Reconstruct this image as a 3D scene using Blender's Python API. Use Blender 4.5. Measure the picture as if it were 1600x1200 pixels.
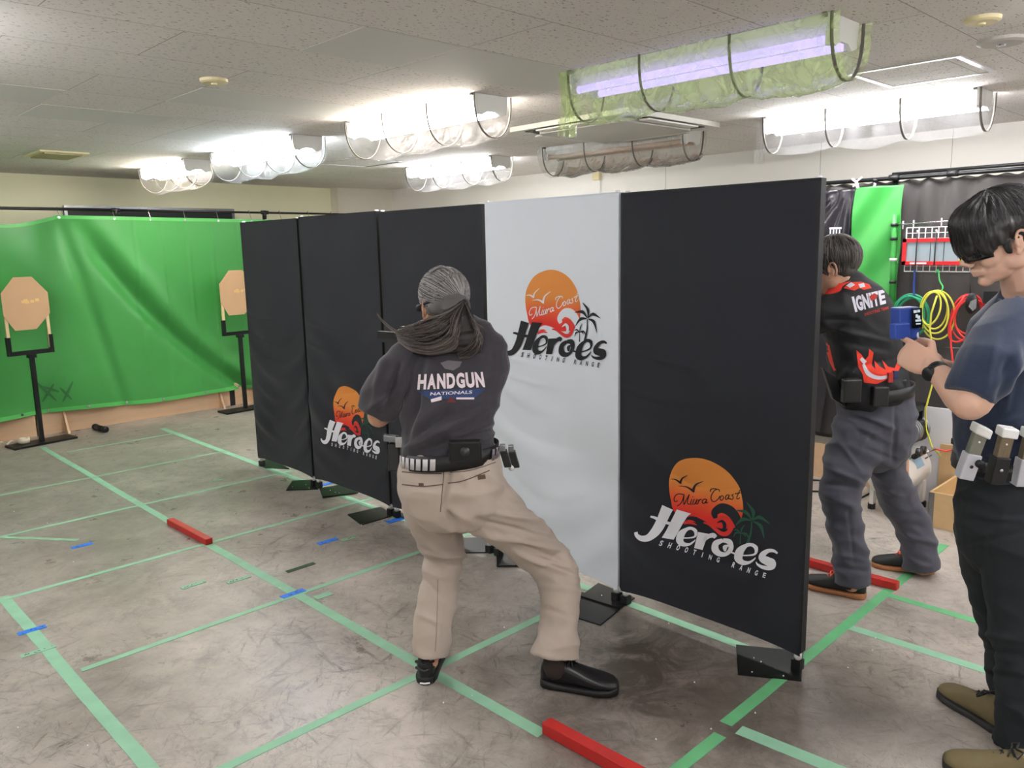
import bpy, bmesh, math, random
from mathutils import Vector, Matrix, noise, geometry
from mathutils.bvhtree import BVHTree
for o in list(bpy.data.objects): bpy.data.objects.remove(o)
random.seed(7)
S = bpy.context.scene
COL = S.collection
# ------------------------------------------------------------------ camera
FL = 1251.42; YAW = 0.8035; PIT = 0.1702; ROL = -0.0206
CP = Vector((-1.7493, -6.3218, 1.6276))
_f = Vector((math.cos(YAW)*math.cos(PIT), math.sin(YAW)*math.cos(PIT), -math.sin(PIT)))
_r = Vector((math.sin(YAW), -math.cos(YAW), 0)); _u = _r.cross(_f)
CR = math.cos(ROL)*_r + math.sin(ROL)*_u
CU = -math.sin(ROL)*_r + math.cos(ROL)*_u
CF = _f
FW = Vector((math.cos(YAW), math.sin(YAW), 0)); RT = Vector((math.sin(YAW), -math.cos(YAW), 0)); UP = Vector((0, 0, 1))
cam = bpy.data.objects.new('camera', bpy.data.cameras.new('camera')); COL.objects.link(cam)
cam.data.sensor_width = 36; cam.data.lens = FL/1600*36; cam.data.clip_start = .05
M = Matrix((CR, CU, -CF)).transposed().to_4x4(); M.translation = CP; cam.matrix_world = M
S.camera = cam
# ------------------------------------------------------------------ world, exposure
w = bpy.data.worlds.new('world'); S.world = w; w.use_nodes = True
w.node_tree.nodes['Background'].inputs[0].default_value = (.8, .85, .9, 1)
w.node_tree.nodes['Background'].inputs[1].default_value = .15
S.view_settings.view_transform = 'Standard'; S.view_settings.look = 'None'
S.view_settings.gamma = 1; S.view_settings.use_curve_mapping = False
S.view_settings.exposure = 0.80
TUBE = 42.0          # strength of the lit tubes
H = 2.4              # ceiling height

def ray(x, y): return CF + (x-800)/FL*CR - (y-600)/FL*CU
def fl(x, y, z=0.0):
    d = ray(x, y); return CP + d*((z-CP.z)/d.z)
def onx(x, y, X):
    d = ray(x, y); return CP + d*((X-CP.x)/d.x)
def ony(x, y, Y):
    d = ray(x, y); return CP + d*((Y-CP.y)/d.y)
def W(x, y, D):
    d = ray(x, y); return CP + d*(D/d.dot(FW))
def pix(p):
    d = p-CP; z = d.dot(CF); return (800+FL*d.dot(CR)/z, 600-FL*d.dot(CU)/z)
def scl(p): return (p-CP).dot(CF)/FL      # metres per pixel at p

# ------------------------------------------------------------------ materials
def srgb(r, g, b):
    f = lambda c: (c/255/12.92) if c/255 <= .04045 else ((c/255+.055)/1.055)**2.4
    return (f(r), f(g), f(b), 1)
def mat(name, col, rough=.6, metal=0, var=0.0, scale=20, bump=0.0, bscale=None, spec=.5, coat=0, emit=None, estr=0, trans=0, alpha=1, sheen=0, stretch=(1,1,1), sss=0):
    m = bpy.data.materials.new(name); m.use_nodes = True
    nt = m.node_tree; b = nt.nodes['Principled BSDF']
    b.inputs['Base Color'].default_value = col; b.inputs['Roughness'].default_value = rough
    b.inputs['Metallic'].default_value = metal; b.inputs['Specular IOR Level'].default_value = spec
    b.inputs['Coat Weight'].default_value = coat; b.inputs['Coat Roughness'].default_value = .15
    b.inputs['Transmission Weight'].default_value = trans; b.inputs['Alpha'].default_value = alpha
    b.inputs['Sheen Weight'].default_value = sheen
    if sss:
        b.inputs['Subsurface Weight'].default_value = sss; b.inputs['Subsurface Radius'].default_value = (.012, .005, .003)
        b.inputs['Subsurface Scale'].default_value = 1
    if emit: b.inputs['Emission Color'].default_value = emit; b.inputs['Emission Strength'].default_value = estr
    tc = nt.nodes.new('ShaderNodeTexCoord'); mp = nt.nodes.new('ShaderNodeMapping'); mp.inputs['Scale'].default_value = stretch
    nt.links.new(tc.outputs['Object'], mp.inputs['Vector'])
    n = nt.nodes.new('ShaderNodeTexNoise'); n.inputs['Scale'].default_value = scale; n.inputs['Detail'].default_value = 4
    nt.links.new(mp.outputs[0], n.inputs['Vector'])
    if var:
        mx = nt.nodes.new('ShaderNodeMix'); mx.data_type = 'RGBA'
        mx.inputs[6].default_value = tuple(min(1, c*(1-var)) for c in col[:3])+(1,)
        mx.inputs[7].default_value = tuple(min(1, c*(1+var)) for c in col[:3])+(1,)
        nt.links.new(n.outputs['Fac'], mx.inputs[0]); nt.links.new(mx.outputs[2], b.inputs['Base Color'])
    if bump:
        n2 = nt.nodes.new('ShaderNodeTexNoise'); n2.inputs['Scale'].default_value = bscale or scale; n2.inputs['Detail'].default_value = 3
        nt.links.new(mp.outputs[0], n2.inputs['Vector'])
        bp = nt.nodes.new('ShaderNodeBump'); bp.inputs['Strength'].default_value = bump; bp.inputs['Distance'].default_value = .01
        nt.links.new(n2.outputs['Fac'], bp.inputs['Height']); nt.links.new(bp.outputs[0], b.inputs['Normal'])
    return m
BLK = mat('black_plastic', srgb(22, 22, 24), .45, var=.2)
BLKM = mat('black_painted_steel', srgb(24, 25, 27), .4, .3, var=.15)
PLATE = mat('black_foot_plate', srgb(20, 23, 23), .35, .2, var=.15, scale=6)
WHT = mat('white_plastic', srgb(235, 235, 235), .4)
CHR = mat('chrome_steel', srgb(200, 200, 205), .2, 1)
GRYM = mat('grey_metal', srgb(140, 142, 145), .35, .9, var=.1)
BFAB = mat('black_banner_cloth', srgb(32, 34, 42), .75, var=.12, scale=3, bump=.12, bscale=500, spec=.3, sheen=.15)
WFAB = mat('white_banner_cloth', srgb(226, 232, 240), .75, var=.03, scale=3, bump=.08, bscale=500, spec=.3)
PIPING = mat('banner_edge_piping', srgb(14, 15, 17), .6)
GFAB = mat('green_tarpaulin', srgb(62, 146, 68), .38, var=.12, scale=1.5, bump=.15, bscale=4, spec=.5)
GHEM = mat('green_tarpaulin_hem', srgb(84, 180, 90), .4, var=.1, scale=5)
PLY = mat('pale_plywood', srgb(206, 172, 138), .6, var=.14, scale=4, stretch=(.6, 6, 6), bump=.05)
PLYX = mat('box_plywood', srgb(202, 170, 124), .6, var=.1, scale=4, stretch=(1, 6, 6), bump=.05)
WOOD = mat('light_wood_stick', srgb(222, 196, 150), .6, var=.1, scale=12)
CARD = mat('tan_cardboard', srgb(196, 160, 122), .8, var=.06, scale=8)
CARDP = mat('cardboard_patch', srgb(222, 186, 122), .7)
RED = mat('red_painted_wood', srgb(178, 34, 30), .4, var=.15, scale=9, bump=.05)
TAPE = mat('mint_green_tape', srgb(138, 188, 156), .6, var=.22, scale=9)
TAPE2 = mat('bright_green_tape', srgb(98, 174, 120), .55, var=.2, scale=9)
TAPEF = mat('faded_green_tape', srgb(138, 178, 146), .6, var=.25, scale=14)
BTAPE = mat('blue_tape', srgb(32, 118, 225), .55, var=.1)
INK = mat('black_marker_ink', srgb(15, 30, 22), .7)
RUB = mat('dark_scuffed_tape', srgb(40, 72, 48), .7, var=.4)
CREAM = mat('cream_plastic', srgb(226, 214, 168), .5)
WCAP = mat('white_metal_reflector', srgb(232, 233, 230), .4, var=.02)
STRAP = mat('grey_hoop_strap', srgb(110, 104, 96), .5)
def emis(name, col, s):
    m = bpy.data.materials.new(name); m.use_nodes = True; nt = m.node_tree; nt.nodes.clear()
    e = nt.nodes.new('ShaderNodeEmission'); e.inputs[0].default_value = col; e.inputs[1].default_value = s
    o = nt.nodes.new('ShaderNodeOutputMaterial'); nt.links.new(e.outputs[0], o.inputs[0]); return m
T_WARM = emis('lit_tube_warm', (1, .90, .81, 1), TUBE)
T_COOL = emis('lit_tube_cool', (.84, .92, 1, 1), TUBE)
T_NEUT = emis('lit_tube_neutral', (.98, .97, 1, 1), TUBE)
T_VIOL = emis('lit_tube_violet', (.42, .33, .80, 1), 1.25)
T_OFF = mat('unlit_tube', srgb(222, 200, 180), .35)
def film(name, tint, haze, hz, ior=1.35, gl_=1.0):
    m = bpy.data.materials.new(name); m.use_nodes = True; nt = m.node_tree; nt.nodes.clear(); N = nt.nodes.new; L = nt.links.new
    t = N('ShaderNodeBsdfTransparent'); t.inputs[0].default_value = tint
    g = N('ShaderNodeBsdfGlossy'); g.inputs['Roughness'].default_value = .12; g.inputs[0].default_value = (.9, .9, .9, 1)
    d = N('ShaderNodeBsdfTranslucent'); d.inputs[0].default_value = hz
    d2 = N('ShaderNodeBsdfDiffuse'); d2.inputs[0].default_value = hz
    a = N('ShaderNodeMixShader'); a.inputs[0].default_value = .5; L(d.outputs[0], a.inputs[1]); L(d2.outputs[0], a.inputs[2])
    tc = N('ShaderNodeTexCoord'); n = N('ShaderNodeTexNoise'); n.inputs['Scale'].default_value = 7; n.inputs['Detail'].default_value = 3; n.inputs['Distortion'].default_value = 2.0
    L(tc.outputs['Object'], n.inputs['Vector'])
    r = N('ShaderNodeMapRange'); r.inputs[1].default_value = .42; r.inputs[2].default_value = .62; r.inputs[3].default_value = haze*.5; r.inputs[4].default_value = haze*1.6; L(n.outputs['Fac'], r.inputs[0])
    b = N('ShaderNodeMixShader'); L(r.outputs[0], b.inputs[0]); L(t.outputs[0], b.inputs[1]); L(a.outputs[0], b.inputs[2])
    fr = N('ShaderNodeFresnel'); fr.inputs[0].default_value = ior
    fm = N('ShaderNodeMath'); fm.operation = 'MULTIPLY'; fm.inputs[1].default_value = gl_; L(fr.outputs[0], fm.inputs[0])
    bp = N('ShaderNodeBump'); bp.inputs['Strength'].default_value = .6; bp.inputs['Distance'].default_value = .02; L(n.outputs['Fac'], bp.inputs['Height'])
    L(bp.outputs[0], g.inputs['Normal']); L(bp.outputs[0], fr.inputs['Normal'])
    c = N('ShaderNodeMixShader'); L(fm.outputs[0], c.inputs[0]); L(b.outputs[0], c.inputs[1]); L(g.outputs[0], c.inputs[2])
    o = N('ShaderNodeOutputMaterial'); L(c.outputs[0], o.inputs[0]); return m
FILM = film('clear_plastic_film', (.98, .98, .98, 1), .028, (.9, .9, .93, 1), 1.2, .014)
FILMG = film('film_green_light_tint', (.93, 1, .82, 1), .27, (.84, 1, .52, 1), 1.25, .3)  # clear film; the lamp's greenish light is put into its tint and haze
FILMO = film('clear_film_unlit', (.93, .93, .92, 1), .10, (.8, .8, .8, 1))

# ------------------------------------------------------------------ object helpers
ORG = {}
def tag(o, label=None, cat=None, group=None, kind=None):
    if label: o['label'] = label
    if cat: o['category'] = cat
    if group: o['group'] = group
    if kind: o['kind'] = kind
    return o
def empty(name, loc, label=None, cat=None, group=None):
    o = bpy.data.objects.new(name, None); o.empty_display_size = .1; COL.objects.link(o)
    o.location = loc; ORG[o.name] = Vector(loc); return tag(o, label, cat, group)
def copy_tree(o, parent=None):
    c = o.copy(); COL.objects.link(c); c.parent = parent
    for ch in list(o.children): copy_tree(ch, c)
    return c
def add_mesh(name, verts, faces, m, parent=None, smooth=False, mats=None, fm=None):
    verts = [Vector(v) for v in verts]
    if parent is None:
        xs = [v.x for v in verts]; ys = [v.y for v in verts]; zs = [v.z for v in verts]
        org = Vector(((min(xs)+max(xs))/2, (min(ys)+max(ys))/2, min(zs)))
    else: org = ORG[parent.name]
    me = bpy.data.meshes.new(name); me.from_pydata([v-org for v in verts], [], faces)
    for mm in (mats or [m]): me.materials.append(mm)
    if fm: me.polygons.foreach_set('material_index', fm)
    if smooth: me.polygons.foreach_set('use_smooth', [True]*len(me.polygons))
    me.update()
    o = bpy.data.objects.new(name, me); COL.objects.link(o)
    if parent is None: o.location = org
    else: o.parent = parent
    ORG[o.name] = org
    return o
class MB:
    def __init__(s): s.v = []; s.f = []; s.m = []; s.mi = 0
    def face(s, f): s.f.append(f); s.m.append(s.mi)
    def add(s, vs, fs):
        n = len(s.v); s.v += [Vector(v) for v in vs]
        for f in fs: s.face([i+n for i in f])
    def box(s, lo, hi, mx=None):
        vs = [Vector((x, y, z)) for x in (lo[0], hi[0]) for y in (lo[1], hi[1]) for z in (lo[2], hi[2])]
        if mx: vs = [mx @ v for v in vs]
        s.add(vs, [(0,1,3,2),(4,6,7,5),(0,4,5,1),(2,3,7,6),(0,2,6,4),(1,5,7,3)]); return s
    def hexa(s, c8):
        s.add(c8, [(0,1,3,2),(4,6,7,5),(0,4,5,1),(2,3,7,6),(0,2,6,4),(1,5,7,3)]); return s
    def prism(s, poly, ext):      # poly: list of Vectors (3D), ext: extrusion Vector
        n = len(poly); a = [Vector(p) for p in poly]; b = [p+ext for p in a]
        s.add(a+b, [tuple(range(n-1, -1, -1)), tuple(range(n, 2*n))]+[(i, (i+1) % n, n+(i+1) % n, n+i) for i in range(n)]); return s
    def tube(s, pts, r, n=8, cap=True):
        pts = [Vector(p) for p in pts]; k = len(pts); base = len(s.v)
        rs = r if isinstance(r, (list, tuple)) else [r]*k
        ref = None
        for i, p in enumerate(pts):
            t = (pts[min(i+1, k-1)]-pts[max(i-1, 0)]).normalized()
            if ref is None:
                ref = t.orthogonal().normalized()
            ref = (ref-t*ref.dot(t))
            ref = ref.normalized() if ref.length > 1e-6 else t.orthogonal().normalized()
            q = t.cross(ref)
            for j in range(n):
                a = 2*math.pi*j/n
                s.v.append(p+(ref*math.cos(a)+q*math.sin(a))*rs[i])
        for i in range(k-1):
            for j in range(n):
                a = base+i*n+j; b = base+i*n+(j+1) % n
                s.face((a, b, b+n, a+n))
        if cap:
            s.face(tuple(base+j for j in range(n-1, -1, -1))); s.face(tuple(base+(k-1)*n+j for j in range(n)))
        return s
    def ell(s, c, r, rot=None, n=16, m=10):
        c = Vector(c); vs = []; fs = []
        for i in range(m+1):
            th = math.pi*i/m
            for j in range(n):
                ph = 2*math.pi*j/n
                v = Vector((r[0]*math.sin(th)*math.cos(ph), r[1]*math.sin(th)*math.sin(ph), r[2]*math.cos(th)))
                vs.append(c+(rot @ v if rot else v))
        for i in range(m):
            for j in range(n):
                fs.append((i*n+j, (i+1)*n+j, (i+1)*n+(j+1) % n, i*n+(j+1) % n))
        s.add(vs, fs); return s
    def build(s, name, m, parent=None, smooth=False, mats=None):
        return add_mesh(name, s.v, s.f, m, parent, smooth, mats, s.m if mats else None)
def grid_mesh(fn, nu, nv, thick=None):
    """fn(u,v)->Vector with u,v in 0..1; optional thickness vector fn"""
    vs = [fn(i/nu, j/nv) for j in range(nv+1) for i in range(nu+1)]
    fs = [(j*(nu+1)+i, j*(nu+1)+i+1, (j+1)*(nu+1)+i+1, (j+1)*(nu+1)+i) for j in range(nv) for i in range(nu)]
    if thick:
        n = len(vs); t = Vector(thick); vs = vs+[v+t for v in vs]
        fs = fs+[tuple(reversed([i+n for i in f])) for f in fs]
        rim = [i for i in range(nu+1)]+[(j*(nu+1)+nu) for j in range(1, nv+1)]+[(nv*(nu+1)+i) for i in range(nu-1, -1, -1)]+[(j*(nu+1)) for j in range(nv-1, 0, -1)]
        for a, b in zip(rim, rim[1:]+rim[:1]): fs.append((b, a, a+n, b+n))
    return vs, fs

# ------------------------------------------------------------------ room shell
XW, XE, YN, YS = -3.4, 4.72, 2.75, -9.0
def floor_mat():
    m = bpy.data.materials.new('scuffed_grey_concrete'); m.use_nodes = True; nt = m.node_tree; N = nt.nodes.new; L = nt.links.new
    b = nt.nodes['Principled BSDF']
    tc = N('ShaderNodeTexCoord')
    def ns(sc, det=6, rough=.6, dist=0, st=(1, 1, 1), rot=0):
        mp = N('ShaderNodeMapping'); mp.vector_type = 'TEXTURE'; mp.inputs['Scale'].default_value = tuple(1/q for q in st); mp.inputs['Rotation'].default_value = (0, 0, rot)
        L(tc.outputs['Object'], mp.inputs[0])
        n = N('ShaderNodeTexNoise'); n.inputs['Scale'].default_value = sc; n.inputs['Detail'].default_value = det
        n.inputs['Roughness'].default_value = rough; n.inputs['Distortion'].default_value = dist; L(mp.outputs[0], n.inputs['Vector']); return n.outputs['Fac']
    def rmp(x, a, c, lo=0, hi=1):
        r = N('ShaderNodeMapRange'); r.inputs[1].default_value = a; r.inputs[2].default_value = c; r.inputs[3].default_value = lo; r.inputs[4].default_value = hi; L(x, r.inputs[0]); return r.outputs[0]
    def mth(op, a, c):
        k = N('ShaderNodeMath'); k.operation = op
        for i, x in enumerate((a, c)):
            if isinstance(x, (int, float)): k.inputs[i].default_value = x
            else: L(x, k.inputs[i])
        return k.outputs[0]
    def mix(f, a, c):
        k = N('ShaderNodeMix'); k.data_type = 'RGBA'
        if isinstance(f, (int, float)): k.inputs[0].default_value = f
        else: L(f, k.inputs[0])
        for i, x in ((6, a), (7, c)):
            if isinstance(x, tuple): k.inputs[i].default_value = x
            else: L(x, k.inputs[i])
        return k.outputs[2]
    c = mix(rmp(ns(1.3, 8, .7, .25), .35, .65), srgb(140, 132, 124), srgb(190, 181, 172))
    c = mix(rmp(ns(3.2, 10, .8, .3), .50, .72), c, srgb(122, 116, 107))
    c = mix(rmp(ns(22, 8, .8, .2), .55, .75, 0, .5), c, srgb(100, 94, 86))
    # many short dark scuffs in several directions
    sc = None
    for rot, s0, sx in ((.35, 5, .35), (1.5, 6, .35), (2.5, 7, .3), (.9, 12, .3), (2.0, 13, .3)):
        a = rmp(ns(s0*1.5, 9, .78, .35, (sx, 1.6, 1), rot), .56, .69)
        sc = a if sc is None else mth('MAXIMUM', sc, a)
    c = mix(mth('MULTIPLY', sc, mth('MULTIPLY', rmp(ns(.9, 3, .5),   .35, .6, .3, 1), .95)), c, srgb(66, 60, 54))
    # thin arc-like scratches
    for (s0, rot, st) in ((3.0, .2, (1, 3, 1)), (4.2, 1.2, (1, 2.4, 1))):
        x = ns(s0, 2, .5, 2.2, st, rot)
        a = mth('ABSOLUTE', mth('SUBTRACT', x, .5), 0)
        ln = rmp(a, 0, .006, 1, 0)
        c = mix(mth('MULTIPLY', ln, mth('MULTIPLY', rmp(ns(2.2, 3), .52, .6), .5)), c, srgb(60, 55, 48))
    # dark worn stain in front of the last panel
    def blob(px, py, sx, sy, rot, amt, c, col):
        mp = N('ShaderNodeMapping'); mp.vector_type = 'TEXTURE'; mp.inputs['Location'].default_value = (px, py, 0); mp.inputs['Scale'].default_value = (sx, sy, 1); mp.inputs['Rotation'].default_value = (0, 0, rot)
        L(tc.outputs['Object'], mp.inputs[0]); g = N('ShaderNodeTexGradient'); g.gradient_type = 'SPHERICAL'; L(mp.outputs[0], g.inputs[0])
        k = mth('MULTIPLY', mth('MULTIPLY', g.outputs['Fac'], rmp(ns(5, 8, .75, .8), .3, .6, .35, 1.0)), amt)
        return mix(k, c, col)
    c = blob(.60, -4.60, 1.15, .75, .2, 1.35, c, srgb(78, 70, 62))
    c = blob(.85, -5.25, .6, .5, 0, .75, c, srgb(80, 75, 66))
    c = blob(.45, -5.1, .3, .3, 0, .9, c, srgb(60, 54, 46))
    c = blob(-.6, -.2, 3.4, 3.6, 0, .75, c, srgb(108, 103, 94))  # broad darker tone over the far-left floor
    L(c, b.inputs['Base Color'])
    L(rmp(ns(4, 6, .7), .3, .7, .24, .46), b.inputs['Roughness']); b.inputs['Specular IOR Level'].default_value = .5
    bp = N('ShaderNodeBump'); bp.inputs['Strength'].default_value = .12; bp.inputs['Distance'].default_value = .01; L(ns(26, 6, .7), bp.inputs['Height']); L(bp.outputs[0], b.inputs['Normal'])
    return m
def ceil_mat(holes=True):
    m = bpy.data.materials.new('pitted_ceiling_board'); m.use_nodes = True; nt = m.node_tree; N = nt.nodes.new; L = nt.links.new
    b = nt.nodes['Principled BSDF']; b.inputs['Roughness'].default_value = .85
    tc = N('ShaderNodeTexCoord')
    mp = N('ShaderNodeMapping'); mp.inputs['Location'].default_value = (.478, 2.92, 0); L(tc.outputs['Object'], mp.inputs[0])
    br = N('ShaderNodeTexBrick'); br.offset = .5; br.inputs['Scale'].default_value = 1; br.inputs['Brick Width'].default_value = .925; br.inputs['Row Height'].default_value = .4565
    br.inputs['Mortar Size'].default_value = .0022; br.inputs['Mortar Smooth'].default_value = .2; br.inputs['Color1'].default_value = srgb(222, 218, 212); br.inputs['Color2'].default_value = srgb(227, 223, 218); br.inputs['Mortar'].default_value = srgb(158, 154, 148)
    L(mp.outputs[0], br.inputs['Vector'])
    out = br.outputs['Color']
    if holes:
        m2 = N('ShaderNodeMapping'); m2.inputs['Scale'].default_value = (1, 2.2, 1); m2.inputs['Rotation'].default_value = (0, 0, 0); L(tc.outputs['Object'], m2.inputs[0])
        v = N('ShaderNodeTexNoise'); v.inputs['Scale'].default_value = 50; v.inputs['Detail'].default_value = 1.5; v.inputs['Distortion'].default_value = .5; L(m2.outputs[0], v.inputs['Vector'])
        r = N('ShaderNodeMapRange'); r.inputs[1].default_value = .63; r.inputs[2].default_value = .68; L(v.outputs['Fac'], r.inputs[0])
        k = N('ShaderNodeMix'); k.data_type = 'RGBA'; L(r.outputs[0], k.inputs[0]); L(out, k.inputs[6]); k.inputs[7].default_value = srgb(158, 150, 142); out = k.outputs[2]
        bp = N('ShaderNodeBump'); bp.invert = True; bp.inputs['Strength'].default_value = .5; bp.inputs['Distance'].default_value = .004; L(r.outputs[0], bp.inputs['Height']); L(bp.outputs[0], b.inputs['Normal'])
    L(out, b.inputs['Base Color']); return m
WALLG = mat('cream_green_wall_paint', srgb(250, 248, 216), .8, var=.03, scale=2)
WALLE = mat('off_white_wallpaper', srgb(240, 236, 228), .8, var=.04, scale=1.2)
WALLO = mat('pale_wall', srgb(205, 205, 198), .85)
def struct(name, lo, hi, m): return tag(MB().box(lo, hi).build(name, m), kind='structure')
def at_world(o):          # keep object coordinates equal to world coordinates for pattern alignment
    off = o.location.copy()
    for v in o.data.vertices: v.co += off
    o.location = (0, 0, 0); ORG[o.name] = Vector((0, 0, 0)); return o
at_world(struct('floor', (XW, YS, -.1), (XE+.1, YN+.1, 0), floor_mat()))
at_world(struct('ceiling', (XW, YS, H), (XE+.1, YN+.2, H+.1), ceil_mat()))
b = MB(); b.hexa([Vector(v) for v in ((XW, 2.2, 0), (XW, 2.2, H), (XW, 2.35, 0), (XW, 2.35, H), (XE+.1, 2.86, 0), (XE+.1, 2.86, H), (XE+.1, 3.0, 0), (XE+.1, 3.0, H))])
tag(b.build('wall_left', WALLG), kind='structure')
def wl(x): return 2.2+(x-XW)*(2.86-2.2)/(XE+.1-XW)      # y of the left wall's face
struct('wall_right', (XE, YS, 0), (XE+.1, 3.0, H), WALLE)
struct('wall_behind', (XW, YS-.1, 0), (XE, YS, H), WALLO)
struct('wall_west', (XW-.1, YS, 0), (XW, 2.3, H), WALLO)
pA = ony(527, 296, 2.62); pB = ony(586, 296, 2.62)
struct('trim_1', (pA.x, 2.62, 0), (XE, 2.95, H), mat('pillar_paint', srgb(226, 220, 206), .8, var=.03))
for k, (px, py) in enumerate(((1284, 210), (1490, 200), (1040, 240))):   # wallpaper seams
    p = onx(px, py, XE)
    struct('trim_%d' % (k+2), (XE-.001, p.y-.0015, 0), (XE+.01, p.y+.0015, H-.001), mat('wall_seam', srgb(150, 146, 138), .8))
SM = mat('smooth_ceiling_board', srgb(214, 213, 208), .8)
for k, (x0, y0, w_) in enumerate(((.447, -3.83, .925), (-.03, -3.83, .46), (-.02, -2.46, .925), (-.944, -2.0, .46), (-.478, -1.55, .7), (.43, -1.10, .925))):
    struct('trim_%d' % (k+5), (x0+.003, y0+.003, H-.0012), (x0+w_-.003, y0+.4535, H+.01), SM)
# ------------------------------------------------------------------ blackboard on left wall
root = empty('blackboard', (1.6, wl(1.6)-.02, 1.2), 'dark blackboard with grey frame on the cream wall above the green tarpaulin', 'blackboard')
xa, xb = .70, 2.52; ya = wl(xa)-.03; yb = wl(xb)-.03
def wquad(x0, x1, z0, z1, d0, d1):
    return [Vector((x, wl(x)-d, z)) for x in (x0, x1) for d in (d1, d0) for z in (z0, z1)]
MB().hexa(wquad(xa+.03, xb-.03, 1.2, 2.085, .004, .02)).build('writing_surface', mat('blackboard_green', srgb(28, 36, 34), .5), root)
fr = MB(); fr.hexa(wquad(xa, xb, 2.085, 2.115, .002, .035)); fr.hexa(wquad(xa, xa+.03, 1.2, 2.085, .002, .035)); fr.hexa(wquad(xb-.03, xb, 1.2, 2.085, .002, .035)); fr.hexa(wquad(xa, xb, 1.17, 1.2, .002, .05))
fr.build('frame', GRYM, root)

# ------------------------------------------------------------------ light fixtures
def fixture(x0, y0, y1, tubem, filmm, label, z=H, seed=0, flap=True, strap=STRAP):
    """fixture along y; x0 = near edge, hanging below the ceiling; y0 < y1"""
    rnd = random.Random(seed); wdt = .25; xc = x0+wdt/2; Lh = y1-y0
    r = empty('fluorescent_ceiling_light', (xc, (y0+y1)/2, z), label, 'ceiling light', 'fluorescent lights wrapped in plastic film')
    # trapezoid reflector body
    b = MB(); ya_, yb_ = y0+.03, y1-.03
    prof = [(x0+.02, z-.002), (x0+wdt-.02, z-.002), (x0+wdt-.035, z-.03), (xc+.035, z-.075), (xc-.035, z-.075), (x0+.035, z-.03)]
    b.prism([Vector((x, ya_+.013, zz)) for x, zz in prof], Vector((0, yb_-ya_-.026, 0))); b.build('reflector_body', WCAP, r)
    for yy in (ya_, yb_-.012):
        e = MB(); e.prism([Vector((x, yy, zz)) for x, zz in ((x0+.01, z-.002), (x0+wdt-.01, z-.002), (x0+wdt-.02, z-.09), (x0+wdt-.06, z-.105), (xc+.03, z-.085), (xc-.03, z-.085), (x0+.06, z-.105), (x0+.02, z-.09))], Vector((0, .012, 0)))
        e.build('end_cap', WCAP, r)
    for sx in (-1, 1):
        xx = xc+sx*.075; zz = z-.082
        t = MB().tube([(xx, ya_+.03, zz), (xx, yb_-.03, zz)], .016, 12).build('tube', tubem, r, True)
        MB().box((xx-.013, ya_+.012, zz-.018), (xx+.013, ya_+.03, zz+.03)).build('socket', WHT, r); MB().box((xx-.013, yb_-.03, zz-.018), (xx+.013, yb_-.012, zz+.03)).build('socket', WHT, r)
    for yy in (ya_+.02, yb_-.02):
        MB().box((x0+.0, yy-.008, z-.012), (x0+.028, yy+.008, z-.001)).build('clip', mat('dark_clip', srgb(70, 66, 60), .5) if 'dark_clip' not in bpy.data.materials else bpy.data.materials['dark_clip'], r)
    # hoops
    R = wdt/2+.005; dep = .215
    def arc(t, sag=1.0):          # t 0..1 -> x,z around the U
        a = math.pi*t
        return (xc-R*math.cos(a)*1.0, z-.003-dep*sag*(math.sin(a)**.75 if math.sin(a) > 0 else 0))
    hy = [y0+.02, y0+.02+Lh*.31, y0+.02+Lh*.64, y1-.045]
    for yy in hy:
        vs = []; fs = []; n = 26
        for i in range(n+1):
            x, zz = arc(i/n); x2, z2 = arc(i/n, .985)
            for dy in (-.006, .006):
                vs.append((x, yy+dy, zz)); vs.append((xc+(x-xc)*.985, yy+dy, z2))
        for i in range(n):
            a = i*4; c = a+4
            fs += [(a, a+2, c+2, c), (a+1, c+1, c+3, a+3), (a, c, c+1, a+1), (a+2, a+3, c+3, c+2)]
        add_mesh('hoop', vs, fs, strap, r, True)
    # film: sheet over the hoops, sagging between them and crumpled
    def fn(u, v):
        y = y0-.01+(Lh+.02)*u
        sag = 1.0
        for a_, b_ in zip(hy, hy[1:]):
            if a_ <= y <= b_:
                q = (y-a_)/(b_-a_); sag = 1+.10*math.sin(math.pi*q)
        x, zz = arc(v, sag)
        k = math.sin(math.pi*v)
        cr = noise.noise(Vector((y*9+seed*7, v*3, seed)))*.016*k + abs(noise.noise(Vector((y*22+v*9+seed, v*7-y*6, seed*3))))*.014*k
        return Vector((x+cr*.4*(1 if v < .5 else -1)+ (x-xc)*.01, y+noise.noise(Vector((v*5, y*2, seed)))*.01, min(zz-.002+cr, z-.001)))
    vs, fs = grid_mesh(fn, 90, 40); add_mesh('plastic_film', vs, fs, filmm, r, True)
    if flap:      # loose end hanging at the far end
        def ff(u, v):
            x = x0+.0+u*wdt*.8; zz = z-.13-v*.17
            return Vector((x, y1+.01+.02*math.sin(u*14+seed)+.03*v*math.sin(u*5), zz))
        def fg(u, v):
            x = x0-.005+u*wdt*.45; zz = z-.01-v*.27
            return Vector((x+.012*math.sin(v*5), y1+.012*math.sin(u*18+seed), zz))
        vs, fs = grid_mesh(fg, 24, 10); add_mesh('film_flap', vs, fs, filmm, r, True)
    return r
XN, XF = 1.07, 3.06
fixture(XN, -5.03, -3.76, T_VIOL, FILMG, 'large nearest ceiling light glowing violet and green above the white banner', seed=1)
fixture(XN, -3.19, -1.94, T_WARM, FILM, 'lit ceiling light in plastic film above the long-haired shooter', seed=2)
fixture(XN, -1.35, -.02, T_COOL, FILM, 'bluish white lit ceiling light, middle-left one over the dark panels', seed=3, flap=False)
fixture(XN, .44, 1.50, T_WARM, FILM, 'warm pinkish lit ceiling light furthest left above the green tarpaulin', seed=4, flap=False)
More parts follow.
